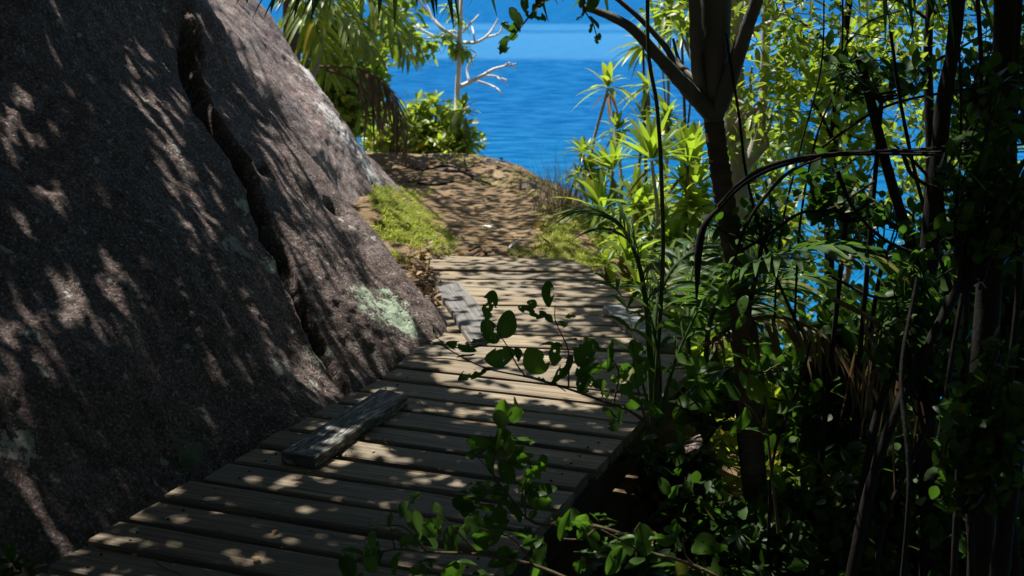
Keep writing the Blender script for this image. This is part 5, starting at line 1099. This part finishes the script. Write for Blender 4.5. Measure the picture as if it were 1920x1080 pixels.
C_st = [[(1120, 1110, YC, .006), (1000, 1060, YC), (900, 1040, YC), (800, 1035, YC), (740, 1030, YC), (680, 1045, YC), (650, 1060, YC)], [(800, 1035, YC, .003), (760, 990, YC), (720, 985, YC), (690, 980, YC)], [(900, 1040, YC, .003), (850, 990, YC), (820, 960, YC)], [(740, 1030, YC, .002), (735, 1000, YC), (728, 970, YC)], [(1000, 1060, YC, .003), (960, 1010, YC), (900, 990, YC)]]
C_lf = [(821, 966, YC, 46, 30, 95, 'face', 0), (700, 985, YC, 26, 12, 160, 'flat', 0), (735, 995, YC, 40, 14, -10, 'flat', 0), (730, 975, YC, 30, 14, 80, 'face', 2), (780, 985, YC, 56, 40, 100, 'face', 6), (800, 1005, YC, 54, 44, 130, 'face', 4), (765, 1015, YC, 50, 36, 200, 'face', 6), (660, 1033, YC, 46, 26, 150, 'flat', 0), (655, 1065, YC, 50, 44, 100, 'face', 1), (700, 1050, YC, 56, 44, 80, 'face', 6), (690, 1020, YC, 44, 36, 60, 'face', 7), (745, 1055, YC, 50, 40, 250, 'face', 4), (850, 1010, YC, 60, 46, 60, 'face', 5), (870, 1055, YC, 56, 26, 10, 'flat', 1), (800, 1050, YC, 50, 26, 170, 'flat', 1), (920, 1010, YC, 60, 44, 220, 'face', 4), (895, 985, YC, 50, 40, 150, 'face', 3), (950, 1050, YC, 60, 44, -60, 'face', 5), (845, 1075, YC, 60, 44, 250, 'face', 3), (780, 1075, YC, 54, 44, 230, 'face', 4), (915, 1075, YC, 60, 28, 15, 'flat', 1), (965, 1000, YC, 50, 24, 30, 'flat', 0), (1000, 1080, YC, 60, 46, -80, 'face', 3), (760, 960, YC, 44, 34, 120, 'face', 7)]
branch('leafy_branch', 'low leafy spray along the bottom of the frame, over the nearest planks', C_st, C_lf, YC)
YD = 3.0
D_st = [[(1420, 1120, YD, .006), (1300, 1060, YD), (1200, 1030, YD), (1120, 990, YD), (1080, 975, YD)], [(1200, 1030, YD, .003), (1190, 1000, YD), (1200, 980, YD)], [(1300, 1060, YD, .003), (1285, 1040, YD), (1280, 1010, YD)], [(1120, 990, YD, .003), (1090, 1010, YD), (1050, 1010, YD)]]
D_lf = [(1207, 1012, YD, 56, 44, 95, 'face', 0), (1118, 972, YD, 34, 28, 120, 'face', 0), (1085, 985, YD, 44, 36, 200, 'face', 3), (1060, 985, YD, 56, 34, 250, 'face', 2), (1110, 1010, YD, 60, 34, -50, 'face', 1), (1140, 970, YD, 40, 16, 30, 'flat', 0), (1125, 965, YD, 30, 16, 10, 'flat', 0), (1170, 1005, YD, 46, 20, 170, 'flat', 1), (1240, 1005, YD, 44, 22, 10, 'flat', 1), (1250, 1010, YD, 46, 34, 20, 'face', 1), (1268, 995, YD, 34, 22, 70, 'face', 0), (1155, 1050, YD, 60, 50, 240, 'face', 2), (1190, 1055, YD, 50, 30, 45, 'flat', 1), (1278, 1068, YD, 46, 36, 100, 'face', 0), (1100, 1035, YD, 50, 18, -25, 'flat', 0), (1245, 1060, YD, 50, 22, 20, 'flat', 0), (1150, 1020, YD, 46, 18, 20, 'flat', 1), (1010, 1040, YD, 60, 40, 240, 'face', 7), (1000, 1015, YD, 44, 30, 200, 'face', 8), (1320, 1020, YD, 54, 40, 30, 'face', 3), (1340, 1075, YD, 56, 44, 100, 'face', 2)]
branch('leafy_branch', 'leafy spray at the bottom right of the deck with bluish shining leaves', D_st, D_lf, YD)
YE = 3.9
E_st = [[(1460, 1000, YE, .006), (1440, 820, YE), (1430, 700, YE), (1400, 620, YE), (1375, 560, YE), (1362, 540, YE)], [(1430, 700, YE, .003), (1380, 690, YE), (1320, 690, YE), (1270, 690, YE)], [(1440, 820, YE, .003), (1400, 760, YE), (1350, 750, YE), (1290, 755, YE)], [(1430, 700, YE, .003), (1470, 680, YE), (1500, 690, YE)]]
E_lf = [(1360, 556, YE, 38, 32, 100, 'face', 0), (1392, 572, YE, 34, 28, 80, 'face', 0), (1412, 664, YE, 36, 24, 95, 'face', 0), (1396, 668, YE, 40, 30, 130, 'face', 0), (1430, 680, YE, 40, 30, 60, 'face', 0), (1300, 685, YE, 46, 40, 100, 'face', 0), (1330, 690, YE, 50, 34, 20, 'face', 0), (1285, 675, YE, 40, 34, 150, 'face', 0), (1330, 740, YE, 56, 40, 150, 'face', 1), (1296, 752, YE, 52, 34, 170, 'face', 0), (1370, 730, YE, 50, 40, -20, 'face', 2), (1470, 680, YE, 50, 30, 20, 'face', 1), (1500, 670, YE, 40, 26, 60, 'face', 1), (1420, 730, YE, 56, 50, -60, 'face', 2), (1246, 912, 3.6, 34, 26, 120, 'face', 0), (1262, 922, 3.6, 28, 26, 240, 'face', 0), (1460, 906, 3.8, 44, 30, 130, 'face', 0), (1340, 715, YE, 50, 20, 10, 'flat', 0), (1420, 805, YE, 60, 18, -10, 'flat', 0), (1480, 760, YE, 54, 44, 30, 'face', 2), (1390, 790, YE, 54, 44, 250, 'face', 3)]
branch('leafy_branch', 'branch with glowing round leaves in front of the ringed palm trunk', E_st, E_lf, YE)
YT = 3.3
branch('hanging_sprig', 'dark oval-leaved sprig hanging from the frame top before the sea', [[(1000, -60, YT, .004), (1005, -10, YT), (1003, 15, YT), (985, 40, YT), (965, 65, YT), (950, 80, YT)]],
       [(968, 30, YT, 40, 26, 110, 'face', 0), (964, 58, YT, 34, 24, 250, 'face', 3), (953, 52, YT, 28, 20, 150, 'face', 0), (945, 85, YT, 32, 24, 250, 'face', 8), (985, 8, YT, 34, 22, 100, 'face', 2), (1005, 32, YT, 34, 22, -10, 'face', 5), (1010, 5, YT, 34, 24, 60, 'face', 2), (1025, -2, YT, 34, 24, 40, 'face', 2)], YT)
branch('hanging_sprig', 'small dark sprig dangling below the broken petiole tip', [[(1092, -60, YT, .003), (1094, 0, YT), (1098, 22, YT), (1112, 45, YT), (1120, 72, YT)]],
       [(1092, 8, YT, 34, 18, 100, 'face', 5), (1112, 5, YT, 30, 20, 60, 'face', 1), (1090, 30, YT, 24, 10, 230, 'face', 2), (1114, 42, YT, 24, 14, 120, 'face', 0), (1108, 52, YT, 20, 14, 250, 'face', 0), (1121, 72, YT, 22, 14, 250, 'face', 3)], YT)
